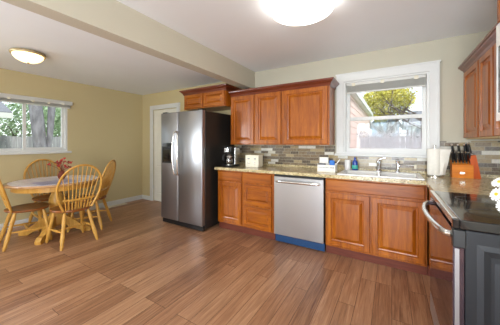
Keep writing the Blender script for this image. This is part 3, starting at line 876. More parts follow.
sp = tag(obj('carton_insert', bx(bx0+0.138, bx0+0.20, byy-0.03, byy-0.005, ZT+0.0035, ZT+0.143, bev=0.006), M['blueprint']), 'bright blue block standing in for the square printed on the white carton', 'carton_insert')  # upright blue block in place of a square printed on the carton
tag(obj('carton_insert', bx(bx0+0.015, bx0+0.09, byy-0.03, byy-0.005, ZT+0.0035, ZT+0.10, bev=0.006), plain('grey_scourer', '5c6068', 0.9)), 'grey scouring pad standing in the white carton', 'carton_insert')

mg = thing('soap_canister', 'small white lidded canister on the sink ledge beside the blue bottle', 'canister', (-0.485, 3.243, 0.928))
mx_, my_ = -0.485, 3.243
obj('body', lathed([(0.032, 0.928), (0.036, 0.933), (0.036, 1.03), (0.033, 1.036)], mx_, my_), M['ceramic'], mg, True)
obj('lid', lathed([(0.037, 1.0365), (0.037, 1.05), (0.03, 1.056), (0, 1.056)], mx_, my_), M['ceramic'], mg, True)

sx_, sy_ = -0.40, 3.245
sb = thing('dish_soap_bottle', 'blue dish soap bottle with teal label on the sink ledge', 'bottle', (sx_, sy_, 0.928))
obj('bottle', lathed([(0.03, 0.928), (0.036, 0.935), (0.037, 0.97), (0.03, 1.0), (0.032, 1.025), (0.024, 1.045), (0.013, 1.052), (0.012, 1.06)], sx_, sy_, 24, 1, 0.7), M['soap'], sb, True)
obj('cap', lathed([(0.014, 1.0605), (0.014, 1.078), (0.006, 1.084), (0.006, 1.094), (0, 1.094)], sx_, sy_), M['soap'], sb, True)
obj('label', lathed([(0.0372, 0.945), (0.0376, 0.968), (0.034, 0.99)], sx_, sy_, 24, 1, 0.72), M['soaplabel'], sb, True)

# paper towel
px_, py_ = 0.395, 3.19
pt = thing('paper_towel_holder', 'white roll of paper towels standing on the worktop by the window', 'paper towels', (px_, py_, ZT))
obj('base', lathed([(0.075, ZT), (0.075, ZT+0.01), (0.06, ZT+0.014), (0, ZT+0.014)], px_, py_), M['handle'], pt, True)
obj('rod', lathed([(0.006, ZT+0.012), (0.006, ZT+0.31), (0.012, ZT+0.315), (0.012, ZT+0.33), (0, ZT+0.335)], px_, py_, 12), M['handle'], pt, True)
bm = lathed([(0.02, ZT+0.016), (0.062, ZT+0.016), (0.066, ZT+0.02), (0.066, ZT+0.29), (0.062, ZT+0.294), (0.02, ZT+0.294)], px_, py_, 40)
roll = obj('towel_roll', bm, M['paper'], pt, True)
bm = bmesh.new()                                 # the loose sheet leaving the roll on the right, falling to a slant
rows = 10; prev = None
for i in range(rows+1):
    z = ZT+0.025+(0.265)*i/rows
    wdt = 0.05+0.055*(i/rows)
    a = Vector((px_+0.035, py_-0.06, z)); b = Vector((px_+0.035+wdt*0.9, py_-0.045+0.01*math.sin(i), z))
    mid = (a+b)/2+Vector((0.0, -0.012, 0))
    cur = []
    for th in (0, 0.0015): cur.append([bm.verts.new(p+Vector((0, th, 0))) for p in (a, mid, b)])
    if prev:
        for s_ in (0, 1):
            for j in range(2): bm.faces.new((prev[s_][j], prev[s_][j+1], cur[s_][j+1], cur[s_][j]))
    prev = cur
obj('loose_sheet', bm, M['paper'], roll, True)

# knife block
nx, ny = 0.635, 3.23
kb = thing('knife_block', 'orange wooden knife block with angled rear slab of black-handled knives', 'knife block', (nx, ny, ZT))
bm = bmesh.new()
v0 = [(nx-0.10, ny-0.06), (nx+0.065, ny-0.06)]
prof = [(-0.06, 0), (0.04, 0), (0.04, 0.175), (-0.06, 0.13)]
r0 = [bm.verts.new((nx-0.10, ny+a, ZT+b)) for a, b in prof]; r1 = [bm.verts.new((nx+0.065, ny+a, ZT+b)) for a, b in prof]
for i in range(4): bm.faces.new((r0[i], r0[(i+1) % 4], r1[(i+1) % 4], r1[i]))
bm.faces.new(r0); bm.faces.new(r1)
blk = obj('front_block', bm, M['block'], kb)
obj('label_plate', bx(nx-0.04, nx-0.0, ny-0.062, ny-0.0603, ZT+0.04, ZT+0.06), M['handle'], kb)
bm = bmesh.new()                                 # slanted slab on the right
prof = [(0.068, 0), (0.125, 0), (0.085, 0.235), (0.03, 0.225), (0.066, 0.06)]
r0 = [bm.verts.new((nx+a, ny-0.05, ZT+b)) for a, b in prof]; r1 = [bm.verts.new((nx+a, ny+0.055, ZT+b)) for a, b in prof]
n = len(prof)
for i in range(n): bm.faces.new((r0[i], r0[(i+1) % n], r1[(i+1) % n], r1[i]))
bm.faces.new(r0); bm.faces.new(r1)
obj('slanted_block', bm, M['block2'], kb)
def knife(p, d, L, rad, big, where):
    d = Vector(d).normalized(); p = Vector(p)
    kn = thing('knife', 'black-handled %s knife standing in the orange block, %s' % (big, where), 'knife', p, 'knives in the orange block')
    obj('blade', tubed([p-d*0.06, p+d*0.004], 0.004, 6, 0.35), M['chrome'], kn)
    obj('bolster', tubed([p+d*0.004, p+d*0.016], rad*1.05, 8), M['chrome'], kn)
    obj('handle', tubed([p+d*0.016, p+d*0.04, p+d*(L*0.7), p+d*L], [rad*0.9, rad, rad*1.05, rad*0.95], 8, 1.0), M['black'], kn, True)
    obj('end_cap', tubed([p+d*L, p+d*(L+0.014)], rad*0.95, 8), M['chrome'], kn)
ordn = ['first from the left of the front row', 'second from the left of the front row', 'third from the left of the front row', 'fourth from the left of the front row', 'fifth from the left of the front row', 'sixth from the left of the front row']
for i in range(6):
    knife((nx-0.088+i*0.027, ny-0.03, ZT+0.143), (-0.12, -0.22, 1), 0.115, 0.0085, 'steak', ordn[i])
ordb = ['left end of the taller back row', 'middle of the taller back row', 'right end of the taller back row']
for i in range(3):
    knife((nx-0.07+i*0.05, ny+0.018, ZT+0.168), (-0.12, -0.12, 1), 0.165, 0.0115, 'large', ordb[i])
ords = ['nearest in the slanted slab', 'middle of the slanted slab', 'farthest back in the slanted slab']
for i in range(3):
    knife((nx+0.055, ny-0.03+i*0.032, ZT+0.2325), (-0.22, 0, 1), 0.115, 0.0105, 'carving', ords[i])

# daisies on the range
vx, vy = 0.478, 1.49
fl = thing('flower_arrangement', 'bunch of white daisies with yellow centres on the cooktop', 'flowers', (vx, vy, 0.923))
obj('pot', lathed([(0.035, 0.923), (0.045, 0.96), (0.05, 0.99), (0.046, 0.995), (0.042, 0.985), (0, 0.985)], vx, vy), M['ceramic'], fl, True)
rnd = random.Random(4)
heads = [((-0.075, -0.02, 0.075), (-1, -0.5, 0.5)), ((-0.055, 0.02, 0.125), (-0.7, -0.5, 0.9)), ((-0.03, -0.05, 0.15), (-0.4, -0.8, 0.9)), ((-0.06, -0.055, 0.03), (-0.8, -1, 0.1)),
         ((0.01, 0.03, 0.185), (0, -0.2, 1)), ((0.03, -0.06, 0.1), (0.2, -1, 0.4)), ((0.07, 0.0, 0.14), (0.8, -0.2, 0.8)), ((-0.02, 0.06, 0.1), (-0.3, 0.9, 0.6))]
for off, d in heads:
    p = Vector((vx, vy, 0.965))+Vector(off); d = Vector(d).normalized()
    a = d.orthogonal().normalized(); b = d.cross(a)
    st = obj('stem', tubed([(vx+off[0]*0.15, vy+off[1]*0.15, 0.985), p-d*0.03+Vector((0, 0, -0.005)), p-d*0.004], 0.0022, 6), M['green'], fl)
    bm = bmesh.new()
    npet = 15
    for ring, L in ((0, 0.031), (1, 0.024)):
        for i in range(npet):
            an = 2*PI*(i+0.5*ring)/npet+rnd.uniform(-0.05, 0.05)
            e = a*math.cos(an)+b*math.sin(an); t = d.cross(e)
            q = p+d*(0.003*ring)
            lift = rnd.uniform(0.0, 0.008)
            vv = [bm.verts.new(x) for x in (q+e*0.006-t*0.002, q+e*L*0.6-t*0.005+d*lift, q+e*L-t*0.003+d*lift*0.5, q+e*L+t*0.003+d*lift*0.5, q+e*L*0.6+t*0.005+d*lift, q+e*0.006+t*0.002)]
            f1 = bm.faces.new(vv)
    r = bmesh.ops.extrude_face_region(bm, geom=bm.faces[:])
    bmesh.ops.translate(bm, verts=[q for q in r['geom'] if isinstance(q, bmesh.types.BMVert)], vec=d*0.001)
    ho = obj('flower_head', bm, M['petal'], fl)
    bm = bmesh.new()
    bmesh.ops.create_uvsphere(bm, u_segments=12, v_segments=8, radius=0.0075)
    for v in bm.verts:
        v.co = p+d*0.004+v.co
    obj('flower_centre', bm, M['yellow'], ho, True)

# ------------------------------------------------------------------ ceiling lamps
lx, ly = -0.63, 1.87
kl = thing('ceiling_light', 'large round white flush ceiling light in the kitchen', 'ceiling light', (lx, ly, ZC))
obj('base_plate', lathed([(0.20, ZC-0.0005), (0.20, ZC-0.02), (0.18, ZC-0.022), (0, ZC-0.022)], lx, ly, 48), M['ceramic'], kl, True)
obj('lamp_shade', lathed([(0.205, ZC-0.023), (0.247, ZC-0.035), (0.258, ZC-0.055), (0.247, ZC-0.08), (0.19, ZC-0.105), (0.11, ZC-0.118), (0, ZC-0.122)], lx, ly, 48), M['lamp_k'], kl, True)
ex, ey = -3.73, 1.055
el = thing('ceiling_light', 'small brass-rimmed dome ceiling light in the dining area', 'ceiling light', (ex, ey, ZD))
obj('rim', lathed([(0.12, ZD-0.0005), (0.158, ZD-0.012), (0.166, ZD-0.028), (0.160, ZD-0.042), (0.145, ZD-0.042)], ex, ey, 40), M['bronze'], el, True)
obj('lamp_shade', lathed([(0.144, ZD-0.038), (0.137, ZD-0.065), (0.112, ZD-0.095), (0.07, ZD-0.118), (0, ZD-0.128)], ex, ey, 40), M['lamp_d'], el, True)
obj('finial', lathed([(0.012, ZD-0.126), (0.012, ZD-0.134), (0.006, ZD-0.144), (0, ZD-0.146)], ex, ey, 12), M['bronze'], el, True)

# ------------------------------------------------------------------ dining furniture
TX, TY, TR, TZ = -4.08, 1.46, 0.54, 0.745
tb = thing('dining_table', 'round oak pedestal table with pale lilac-white top in the dining corner', 'table', (TX, TY, 0))
obj('tabletop', lathed([(TR-0.02, TZ-0.03), (TR-0.004, TZ-0.026), (TR, TZ-0.014), (TR-0.004, TZ-0.003), (TR-0.012, TZ), (0, TZ)], TX, TY, 64), M['oaktop'], tb, True)
bm = bmesh.new()
lathe(bm, [(TR-0.075, TZ-0.03), (TR-0.075, TZ-0.095), (TR-0.095, TZ-0.095), (TR-0.095, TZ-0.03)], TX, TY, 64)
obj('apron', bm, M['oak'], tb, True)
obj('pedestal', lathed([(0.11, TZ-0.035), (0.11, TZ-0.06), (0.06, TZ-0.08), (0.055, 0.58), (0.085, 0.5), (0.095, 0.42), (0.075, 0.34), (0.065, 0.3), (0.085, 0.27), (0.085, 0.13), (0.06, 0.11), (0, 0.11)], TX, TY, 28), M['oak'], tb, True)
for i in range(4):
    an = PI/4+i*PI/2
    bm = bmesh.new()
    e = Vector((math.cos(an), math.sin(an), 0)); t = Vector((-math.sin(an), math.cos(an), 0))
    pf = [(0.06, 0.12), (0.06, 0.25), (0.14, 0.235), (0.24, 0.16), (0.34, 0.085), (0.40, 0.075), (0.435, 0.04), (0.43, 0.0), (0.33, 0.0), (0.30, 0.03), (0.22, 0.06), (0.14, 0.10)]
    ra = [bm.verts.new(Vector((TX, TY, z))+e*r_-t*0.032) for r_, z in pf]; rb = [bm.verts.new(Vector((TX, TY, z))+e*r_+t*0.032) for r_, z in pf]
    n = len(pf)
    for j in range(n): bm.faces.new((ra[j], ra[(j+1) % n], rb[(j+1) % n], rb[j]))
    bm.faces.new(ra); bm.faces.new(rb)
    obj('leg', bm, M['oak'], tb)

bm = bmesh.new()
lathe(bm, [(TR-0.045, TZ+0.0004), (TR-0.046, TZ+0.002), (0, TZ+0.002)], TX, TY, 64)
k = NT('lilac_white_tiles')
br = k.n('TexBrick'); br.offset = 0
br.inputs['Color1'].default_value = hexc('d9d3dc'); br.inputs['Color2'].default_value = hexc('e6e1e6'); br.inputs['Mortar'].default_value = hexc('b9b0b8')
br.inputs['Scale'].default_value = 1; br.inputs['Brick Width'].default_value = 0.11; br.inputs['Row Height'].default_value = 0.11; br.inputs['Mortar Size'].default_value = 0.003
k.l(k.coord(), br.inputs['Vector'])
obj('tile_inset', bm, k.set(br.outputs[0], 0.2), tb)
bm = bmesh.new()
box(bm, TX+0.05, TX+0.40, TY-0.30, TY+0.12, TZ+0.0025, TZ+0.005)
tag(obj('placemat', bm, plain('slate_lilac_mat', '8f8a9c', 0.8, var=0.15, scale=30)), 'grey-lilac rectangular placemat on the pale table top', 'placemat')

# red dried bouquet
ax, ay = TX-0.03, TY+0.07
rb_ = thing('dried_bouquet', 'small vase of red flowers and dry twigs in the middle of the table', 'flowers', (ax, ay, TZ+0.0025))
obj('vase', lathed([(0.03, TZ+0.0025), (0.045, TZ+0.03), (0.05, TZ+0.06), (0.03, TZ+0.1), (0.035, TZ+0.115), (0.03, TZ+0.112), (0, TZ+0.1)], ax, ay), M['brownleaf'], rb_, True)
rnd = random.Random(7)
for i in range(16):
    an = rnd.uniform(0, 2*PI); rr = rnd.uniform(0.03, 0.14); hh = rnd.uniform(0.11, 0.24)
    tip = Vector((ax+rr*math.cos(an), ay+rr*math.sin(an), TZ+hh+0.06))
    st = obj('stem', tubed([(ax, ay, TZ+0.105), (ax+0.4*rr*math.cos(an), ay+0.4*rr*math.sin(an), TZ+0.06+hh*0.7), tip], 0.0022, 5), M['brownleaf'], rb_)
    bm = bmesh.new()
    for j in range(9):
        d = Vector((rnd.gauss(0, 1), rnd.gauss(0, 1), rnd.gauss(0, 1))).normalized(); a = d.orthogonal().normalized()
        q = tip
        L = rnd.uniform(0.018, 0.036)
        vv = [bm.verts.new(x) for x in (q, q+d*L*0.5+a*L*0.3, q+d*L, q+d*L*0.5-a*L*0.3)]
        bm.faces.new(vv)
    r = bmesh.ops.extrude_face_region(bm, geom=bm.faces[:])
    bmesh.ops.translate(bm, verts=[q for q in r['geom'] if isinstance(q, bmesh.types.BMVert)], vec=(0, 0, 0.001))
    obj('flower', bm, M['redleaf'] if i % 5 < 3 else M['brownleaf'], st)

# Windsor chair, facing +Y in its own frame, seat centre at the origin
def turned(p0, p1, prof, seg=10):
    p0, p1 = Vector(p0), Vector(p1)
    return tubed([p0+(p1-p0)*t for t, r in prof], [r for t, r in prof], seg)
LEG = [(0, 0.013), (0.06, 0.017), (0.22, 0.023), (0.42, 0.019), (0.46, 0.024), (0.50, 0.017), (0.56, 0.022), (0.74, 0.024), (0.85, 0.018), (0.90, 0.021), (0.95, 0.015), (1, 0.013)]
STR = [(0, 0.009), (0.15, 0.011), (0.4, 0.015), (0.5, 0.017), (0.6, 0.015), (0.85, 0.011), (1, 0.009)]
def windsor(label):
    t = thing('dining_chair', label, 'chair', (0, 0, 0), 'windsor chairs around the table')
    SZ = 0.445
    bm = bmesh.new()
    N = 40
    def outline(k_):
        an = 2*PI*k_/N
        c_, s_ = math.cos(an), math.sin(an)
        wx = 0.225*math.copysign(abs(c_)**0.72, c_)
        yy = 0.215*math.copysign(abs(s_)**0.8, s_)
        if yy < 0: wx *= 1-0.35*(abs(yy)/0.215)**1.5
        return wx, yy
    rings = []
    for f_, z in ((0.86, SZ-0.036), (0.97, SZ-0.026), (1.0, SZ-0.012), (0.985, SZ-0.002), (0.93, SZ), (0.75, SZ-0.007), (0.4, SZ-0.010)):
        rings.append([bm.verts.new((outline(k_)[0]*f_, outline(k_)[1]*f_, z)) for k_ in range(N)])
    for a, b in zip(rings, rings[1:]):
        for k_ in range(N): bm.faces.new((a[k_], a[(k_+1) % N], b[(k_+1) % N], b[k_]))
    bm.faces.new(rings[0][::-1]); bm.faces.new(rings[-1])
    obj('seat', bm, M['oakseat'], t, True)
    tops = {(-1, 1): (-0.145, 0.13), (1, 1): (0.145, 0.13), (-1, -1): (-0.125, -0.13), (1, -1): (0.125, -0.13)}
    feet = {(-1, 1): (-0.205, 0.20), (1, 1): (0.205, 0.20), (-1, -1): (-0.195, -0.235), (1, -1): (0.195, -0.235)}
    def at(kx_, z):
        a, b = Vector((*tops[kx_], SZ-0.03)), Vector((*feet[kx_], 0.0))
        return a+(b-a)*((SZ-0.03-z)/(SZ-0.03))
    for kx_ in tops:
        obj('leg', turned((*tops[kx_], SZ-0.03), (*feet[kx_], 0.0), LEG[::-1]), M['oak'], t, True)
    for s_ in (-1, 1):
        obj('stretcher', turned(at((s_, -1), 0.19), at((s_, 1), 0.17), STR), M['oak'], t, True)
    obj('stretcher', turned((at((-1, -1), 0.19)+at((-1, 1), 0.17))/2, (at((1, -1), 0.19)+at((1, 1), 0.17))/2, STR), M['oak'], t, True)
    # bow back
    H = 0.56; lean = 0.44
    def P(x, h): return Vector((x, -0.165-lean*h*0.62, SZ-0.005+h))
    bow = []
    hw = 0.238
    for i in range(33):
        u = i/32
        an = PI*(1-u)
        # from the seat up the left side, round, and down the right
        bow.append(None)
    bow = []
    for i in range(7): 
        h = 0.29*i/6; x = 0.152+(hw-0.152)*math.sin((h/0.29)*PI/2)
        bow.append((-x, h))
    for i in range(1, 20):
        an = PI-PI*i/20
        bow.append((hw*math.cos(an), 0.29+(H-0.29)*math.sin(an)))
    bow += [(-x, h) for x, h in bow[:7][::-1]]
    obj('bow', tubed([P(x, h) for x, h in bow], 0.0125, 10, 1.15), M['oak'], t, True)
    def bow_h(x):
        return 0.29+(H-0.29)*math.sqrt(max(0, 1-(x/hw)**2))
    ns = 9
    for i in range(ns):
        u = -1+2*i/(ns-1)
        xb = u*0.125; xt = u*0.2
        ht = bow_h(xt)-0.004
        a, b = P(xb, 0.0), P(xt, ht)
        obj('spindle', tubed([a, a+(b-a)*0.3, a+(b-a)*0.7, b], [0.0062, 0.0075, 0.0062, 0.005], 7), M['oak'], t, True)
    obj('back_rail', tubed([P(-0.17, 0.135), P(-0.08, 0.128)-Vector((0, 0.012, 0)), P(0.08, 0.128)-Vector((0, 0.012, 0)), P(0.17, 0.135)], 0.010, 8, 1.4), M['oak'], t, True)
    for i in range(6):
        x = -0.11+0.044*i
        obj('short_spindle', tubed([P(x*0.98, 0.0), P(x, 0.13)], 0.0048, 6), M['oak'], t, True)
    return t
ch = windsor('honey oak bow-back chair nearest the kitchen, its back to the camera')
ch.location = (-3.56, 1.44, 0); ch.rotation_euler = (0, 0, math.radians(88))
dup(ch, (-4.06, 1.14, 0), math.radians(-7), 'honey oak bow-back chair cut off by the left picture edge')
dup(ch, (-4.55, 1.55, 0), math.radians(-90), 'honey oak bow-back chair behind the table against the window wall')
dup(ch, (-3.95, 1.83, 0), math.radians(133), 'honey oak bow-back chair at the right end of the table, seen side on')

# floor register
bm = bmesh.new()
slab([2.48+i*0.014 for i in range(31)], [-4.84, -4.825, -4.735, -4.72], lambda i, j: not (i % 2 == 1 and j == 1 and 0 < i < 29), 0.0005, 0.007, 'yxz', bm)
tag(obj('floor_register', bm, M['vent']), 'cream slotted floor register along the dining wall', 'vent')

# ------------------------------------------------------------------ outdoors
def outdoor(o): return o
tag(obj('ground', bx(-40, 40, -40, 60, -0.5, -0.35), M['grass']), 'lawn ground outside the house', 'ground', kind='structure')

struct('bounce_slab', bx(-0.9, 6, YB+0.16, 8.4, -0.349, -0.3), plain('pale_bounce_surface', 'b9b7b2', 0.9))  # unseen pale slab added to bounce outdoor light up to the ceiling
struct('deck_slab', bx(-6, 6, -9, YN-0.16, -0.349, -0.1), plain('pale_deck', 'b9b7b2', 0.9))

def leaves(bm, centre, rad, n, size, rnd, shape=None):
    centre = Vector(centre); rad = Vector(rad)
    for _ in range(n):
        d = Vector((rnd.gauss(0, 1), rnd.gauss(0, 1), rnd.gauss(0, 1))).normalized()
        r_ = rnd.random()**0.4
        p = centre+Vector((d.x*rad.x, d.y*rad.y, d.z*rad.z))*r_
        nrm = Vector((rnd.gauss(0, 1), rnd.gauss(0, 1), rnd.gauss(0, 1))).normalized()
        a = nrm.orthogonal().normalized(); b = nrm.cross(a); s_ = size*rnd.uniform(0.6, 1.3)
        vv = [bm.verts.new(p+x) for x in (a*s_, b*s_*0.5, -a*s_, -b*s_*0.5)]
        bm.faces.new(vv)

def branch(bm, p, d, L, r, depth, rnd, tips, bend=0.25):
    pts = [p.copy()]; rr = [r]
    n = 5
    for i in range(n):
        d = (d+Vector((rnd.gauss(0, bend), rnd.gauss(0, bend), rnd.gauss(0, bend*0.6)))*0.5).normalized()
        p = p+d*L/n
        pts.append(p.copy()); rr.append(r*(1-0.5*(i+1)/n))
        if depth > 0 and i >= 1 and rnd.random() < 0.8:
            dd = (d+Vector((rnd.gauss(0, 0.7), rnd.gauss(0, 0.7), rnd.gauss(0.15, 0.4)))).normalized()
            branch(bm, p.copy(), dd, L*rnd.uniform(0.5, 0.7), r*0.5, depth-1, rnd, tips, bend)
    tube(bm, pts, rr, 6)
    tips.append(p.copy())

# beyond the kitchen window
def fence(name_label, horizontal, a, b, fixed, z0, z1, mat, seed):
    rnd = random.Random(seed)
    ft = thing('fence', name_label, 'fence', ((a+b)/2, fixed, z0) if horizontal else (fixed, (a+b)/2, z0))
    bm = bmesh.new(); u = a; wd = 0.14
    while u < b:
        dz = rnd.uniform(-0.02, 0.02); dy = rnd.uniform(-0.004, 0.004)
        if horizontal: box(bm, u, u+wd-0.008, fixed-0.012+dy, fixed+0.012+dy, z0, z1+dz)
        else: box(bm, fixed-0.012+dy, fixed+0.012+dy, u, u+wd-0.008, z0, z1+dz)
        u += wd
    obj('board_panel', bm, mat, ft)
    for zz in (z0+0.35, z1-0.3):
        obj('rail', bx(a, b, fixed+0.017, fixed+0.06, zz, zz+0.09) if horizontal else bx(fixed-0.06, fixed-0.017, a, b, zz, zz+0.09), mat, ft)
    u = a+0.5
    while u < b:
        obj('post', bx(u, u+0.1, fixed+0.061, fixed+0.16, z0, z1-0.05) if horizontal else bx(fixed-0.16, fixed-0.061, u, u+0.1, z0, z1-0.05), mat, ft)
        u += 2.4
    return ft
fence('weathered board fence topped with dry vines, outside the sink window', True, -0.9, 4.0, 8.6, -0.35, 1.48, M['fence'], 3)
rnd = random.Random(11)
bm = bmesh.new()
for i in range(26):
    leaves(bm, (-0.95+i*0.195, 8.6+rnd.uniform(-0.08, 0.05), 1.53+rnd.uniform(-0.06, 0.06)), (0.2, 0.12, 0.12), 60, 0.035, rnd)
tag(obj('vine', bm, M['ivy'], recalc=False), 'dry grey-lilac vine sprawling along the fence top', 'vine', kind='stuff')

def house(label, x0, x1, y0, y1, z0, ze, zr, ridge, wallm, wins, face):
    h = thing('house', label, 'house', ((x0+x1)/2, (y0+y1)/2, z0))
    bm = bmesh.new(); box(bm, x0, x1, y0, y1, z0, ze)
    if ridge == 'x':
        ym_ = (y0+y1)/2
        for xx in (x0, x1-0.1):
            v = [bm.verts.new(p) for p in ((xx, y0, ze), (xx, y1, ze), (xx, ym_, zr), (xx+0.1, y0, ze), (xx+0.1, y1, ze), (xx+0.1, ym_, zr))]
            for f in ((0, 1, 2), (5, 4, 3), (0, 3, 4, 1), (1, 4, 5, 2), (2, 5, 3, 0)): bm.faces.new([v[i] for i in f])
    else:
        xm_ = (x0+x1)/2
        for yy in (y0, y1-0.1):
            v = [bm.verts.new(p) for p in ((x0, yy, ze), (x1, yy, ze), (xm_, yy, zr), (x0, yy+0.1, ze), (x1, yy+0.1, ze), (xm_, yy+0.1, zr))]
            for f in ((0, 1, 2), (5, 4, 3), (0, 3, 4, 1), (1, 4, 5, 2), (2, 5, 3, 0)): bm.faces.new([v[i] for i in f])
    obj('wall', bm, wallm, h)
    bm = bmesh.new(); o_ = 0.35
    if ridge == 'x':
        ym_ = (y0+y1)/2; sl = (zr-ze)/(ym_-y0)
        for s_, ya in ((1, y0), (-1, y1)):
            a = (x0-o_, ya-s_*o_, ze-sl*o_); b = (x1+o_, ya-s_*o_, ze-sl*o_); c = (x1+o_, ym_, zr); d = (x0-o_, ym_, zr)
            lo = [bm.verts.new(p) for p in (a, b, c, d)]; hi = [bm.verts.new((p[0], p[1], p[2]+0.14)) for p in (a, b, c, d)]
            bm.faces.new(lo); bm.faces.new(hi)
            for i in range(4): bm.faces.new((lo[i], lo[(i+1) % 4], hi[(i+1) % 4], hi[i]))
    else:
        xm_ = (x0+x1)/2; sl = (zr-ze)/(xm_-x0)
        for s_, xa in ((1, x0), (-1, x1)):
            a = (xa-s_*o_, y0-o_, ze-sl*o_); b = (xa-s_*o_, y1+o_, ze-sl*o_); c = (xm_, y1+o_, zr); d = (xm_, y0-o_, zr)
            lo = [bm.verts.new(p) for p in (a, b, c, d)]; hi = [bm.verts.new((p[0], p[1], p[2]+0.14)) for p in (a, b, c, d)]
            bm.faces.new(lo); bm.faces.new(hi)
            for i in range(4): bm.faces.new((lo[i], lo[(i+1) % 4], hi[(i+1) % 4], hi[i]))
    obj('roof', bm, M['shingle'], h)
    for (a, b, zl, zh) in wins:
        if face == '-y':
            f = obj('window', bx(a, b, y0-0.05, y0, zl, zh), M['white'], h)
            obj('pane', bx(a+0.08, b-0.08, y0-0.06, y0-0.051, zl+0.08, zh-0.08), M['darkpane'], f)
    return h
house('blue-grey house with a gable beyond the yellow-green tree', -1.7, 0.6, 26, 30, -0.35, 3.1, 4.2, 'y', M['bluehouse'], [(-1.2, -0.7, 2.2, 3.0), (-0.3, 0.3, 2.2, 3.0)], '-y')
house('pale grey house with a long roof at the right of the sink window', 1.3, 7.5, 26, 31, -0.35, 2.9, 4.3, 'x', M['greyhouse'], [(1.7, 2.4, 1.9, 2.7), (4.4, 5.4, 1.9, 2.7)], '-y')
# pink neighbour seen along its side wall
nb = thing('house', 'pink-sided neighbouring house with white eave, at the left of the sink window', 'house', (-3, 9.5, -0.35))
bm = bmesh.new()
box(bm, -5.0, -1.02, 5.2, 14.0, -0.35, 2.75)
for i in range(15):
    z = -0.25+i*0.2
    box(bm, -1.02, -1.005, 5.2, 14.0, z, z+0.17)
obj('wall', bm, M['pink'], nb)
bm = bmesh.new()
lo = [(-0.88, 5.0, 2.70), (-0.88, 14.2, 2.70), (-3.2, 14.2, 4.1), (-3.2, 5.0, 4.1), (-5.4, 5.0, 2.7), (-5.4, 14.2, 2.7)]
for q in ((0, 1, 2, 3), (3, 2, 5, 4)):
    a = [bm.verts.new(lo[i]) for i in q]; b = [bm.verts.new((lo[i][0], lo[i][1], lo[i][2]+0.1)) for i in q]
    bm.faces.new(a); bm.faces.new(b)
    for i in range(4): bm.faces.new((a[i], a[(i+1) % 4], b[(i+1) % 4], b[i]))
obj('roof', bm, M['shingle'], nb)
obj('fascia', bx(-0.88, -0.85, 5.0, 14.2, 2.66, 2.84), M['white'], nb)
obj('soffit', bx(-1.004, -0.885, 5.0, 14.2, 2.64, 2.66), M['white'], nb)

def tree(label, base, H, r, crown_c, crown_r, n, size, leafm, seed, depth=2, L=None, barkm='twig', group=None):
    rnd = random.Random(seed)
    t = thing('tree', label, 'tree', base, group)
    bm = bmesh.new(); tips = []
    p = Vector(base)
    tube(bm, [p, p+Vector((0.05, 0.02, H*0.5)), p+Vector((0.0, 0.05, H))], [r, r*0.8, r*0.6], 10)
    obj('trunk', bm, M[barkm], t)
    bm = bmesh.new()
    for i in range(7):
        an = i*2.4
        branch(bm, p+Vector((0, 0.05, H*rnd.uniform(0.75, 1.0))), Vector((math.cos(an), math.sin(an), rnd.uniform(0.5, 1.4))).normalized(), L or crown_r[0]*1.0, r*0.4, depth, rnd, tips)
    obj('branches', bm, M[barkm], t)
    if n:
        bm = bmesh.new()
        for i in range(14):
            c_ = Vector(crown_c)+Vector((rnd.uniform(-1, 1)*crown_r[0], rnd.uniform(-1, 1)*crown_r[1], rnd.uniform(-1, 1)*crown_r[2]))*0.6
            leaves(bm, c_, tuple(q*0.5 for q in crown_r), n//14, size, rnd)
        obj('foliage', bm, leafm, t, recalc=False)
    return t
tree('yellow-green leafy tree beyond the fence in the sink window', (-0.35, 18, -0.35), 2.2, 0.14, (-0.35, 18, 3.95), (1.6, 1.2, 1.3), 6500, 0.085, M['leafy'], 5)
tree('bare branching tree at the right of the sink window', (1.5, 16, -0.35), 3.1, 0.15, None, (2.0,), 0, 0, None, 21, depth=2)

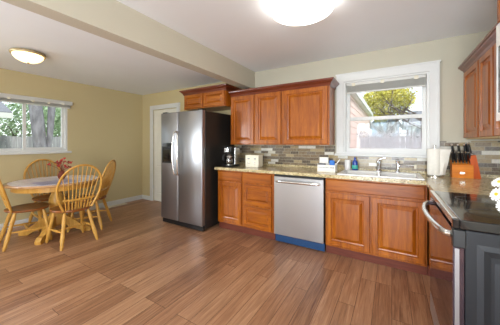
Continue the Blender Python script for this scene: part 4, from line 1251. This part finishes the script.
# beyond the dining window
fence('low grey board fence behind the big trunk outside the dining window', False, 1.95, 9.0, -11.5, -0.35, 1.52, M['fence2'], 8)
bt = thing('tree', 'big grey-barked tree forking into two trunks outside the dining window', 'tree', (-9.5, 3.05, -0.35))
bm = bmesh.new()
tube(bm, [(-9.5, 3.06, -0.4), (-9.5, 3.03, 0.4), (-9.5, 2.97, 1.2), (-9.5, 2.91, 1.9), (-9.5, 2.84, 2.6), (-9.4, 2.7, 4.5), (-9.2, 2.5, 6.5)], [0.26, 0.2, 0.165, 0.165, 0.165, 0.13, 0.08], 20)
obj('trunk', bm, M['bark'], bt, True)
bm = bmesh.new()
tube(bm, [(-9.5, 3.08, 0.5), (-9.5, 3.16, 0.9), (-9.5, 3.20, 1.3), (-9.5, 3.24, 1.9), (-9.5, 3.27, 2.6), (-9.5, 3.4, 4.5), (-9.6, 3.6, 6.0)], [0.08, 0.07, 0.075, 0.09, 0.1, 0.08, 0.05], 16)
obj('second_trunk', bm, M['bark'], bt, True)
hb = [('pale green shrub tree behind the trunk, left part of the dining window', (-16.5, 4.2)), ('pale green tree behind the fork of the big trunk', (-19.5, 7.0)), ('loose green tree at the far left of the dining window', (-20.5, 3.2)), ('green tree at the right side of the dining window', (-14.6, 5.9))]
for i, (lab, (x, y)) in enumerate(hb):
    tree(lab, (x, y, -0.35), 1.4, 0.1, (x, y, 2.6), (1.3, 1.3, 2.4), 2600, 0.085, M['leafg'], 30+i, depth=1, group='trees behind the dining window')
ph = thing('house', 'blue-grey neighbouring house with low roof at the left of the dining window', 'house', (-12.6, 1.0, -0.35))
obj('wall', bx(-15.0, -10.4, -3.0, 1.75, -0.35, 2.05), M['bluehouse'], ph)
bm = bmesh.new()
q = [(-10.0, -3.2, 2.1), (-10.0, 2.45, 2.1), (-12.7, 2.45, 3.2), (-12.7, -3.2, 3.2), (-15.3, -3.2, 2.1), (-15.3, 2.45, 2.1)]
for ids in ((0, 1, 2, 3), (3, 2, 5, 4)):
    a = [bm.verts.new(q[i]) for i in ids]; b = [bm.verts.new((q[i][0], q[i][1], q[i][2]+0.12)) for i in ids]
    bm.faces.new(a); bm.faces.new(b)
    for i in range(4): bm.faces.new((a[i], a[(i+1) % 4], b[(i+1) % 4], b[i]))
obj('roof', bm, M['shingle'], ph)
obj('gutter', bx(-10.0, -9.9, -3.2, 2.45, 2.02, 2.18), M['white'], ph)
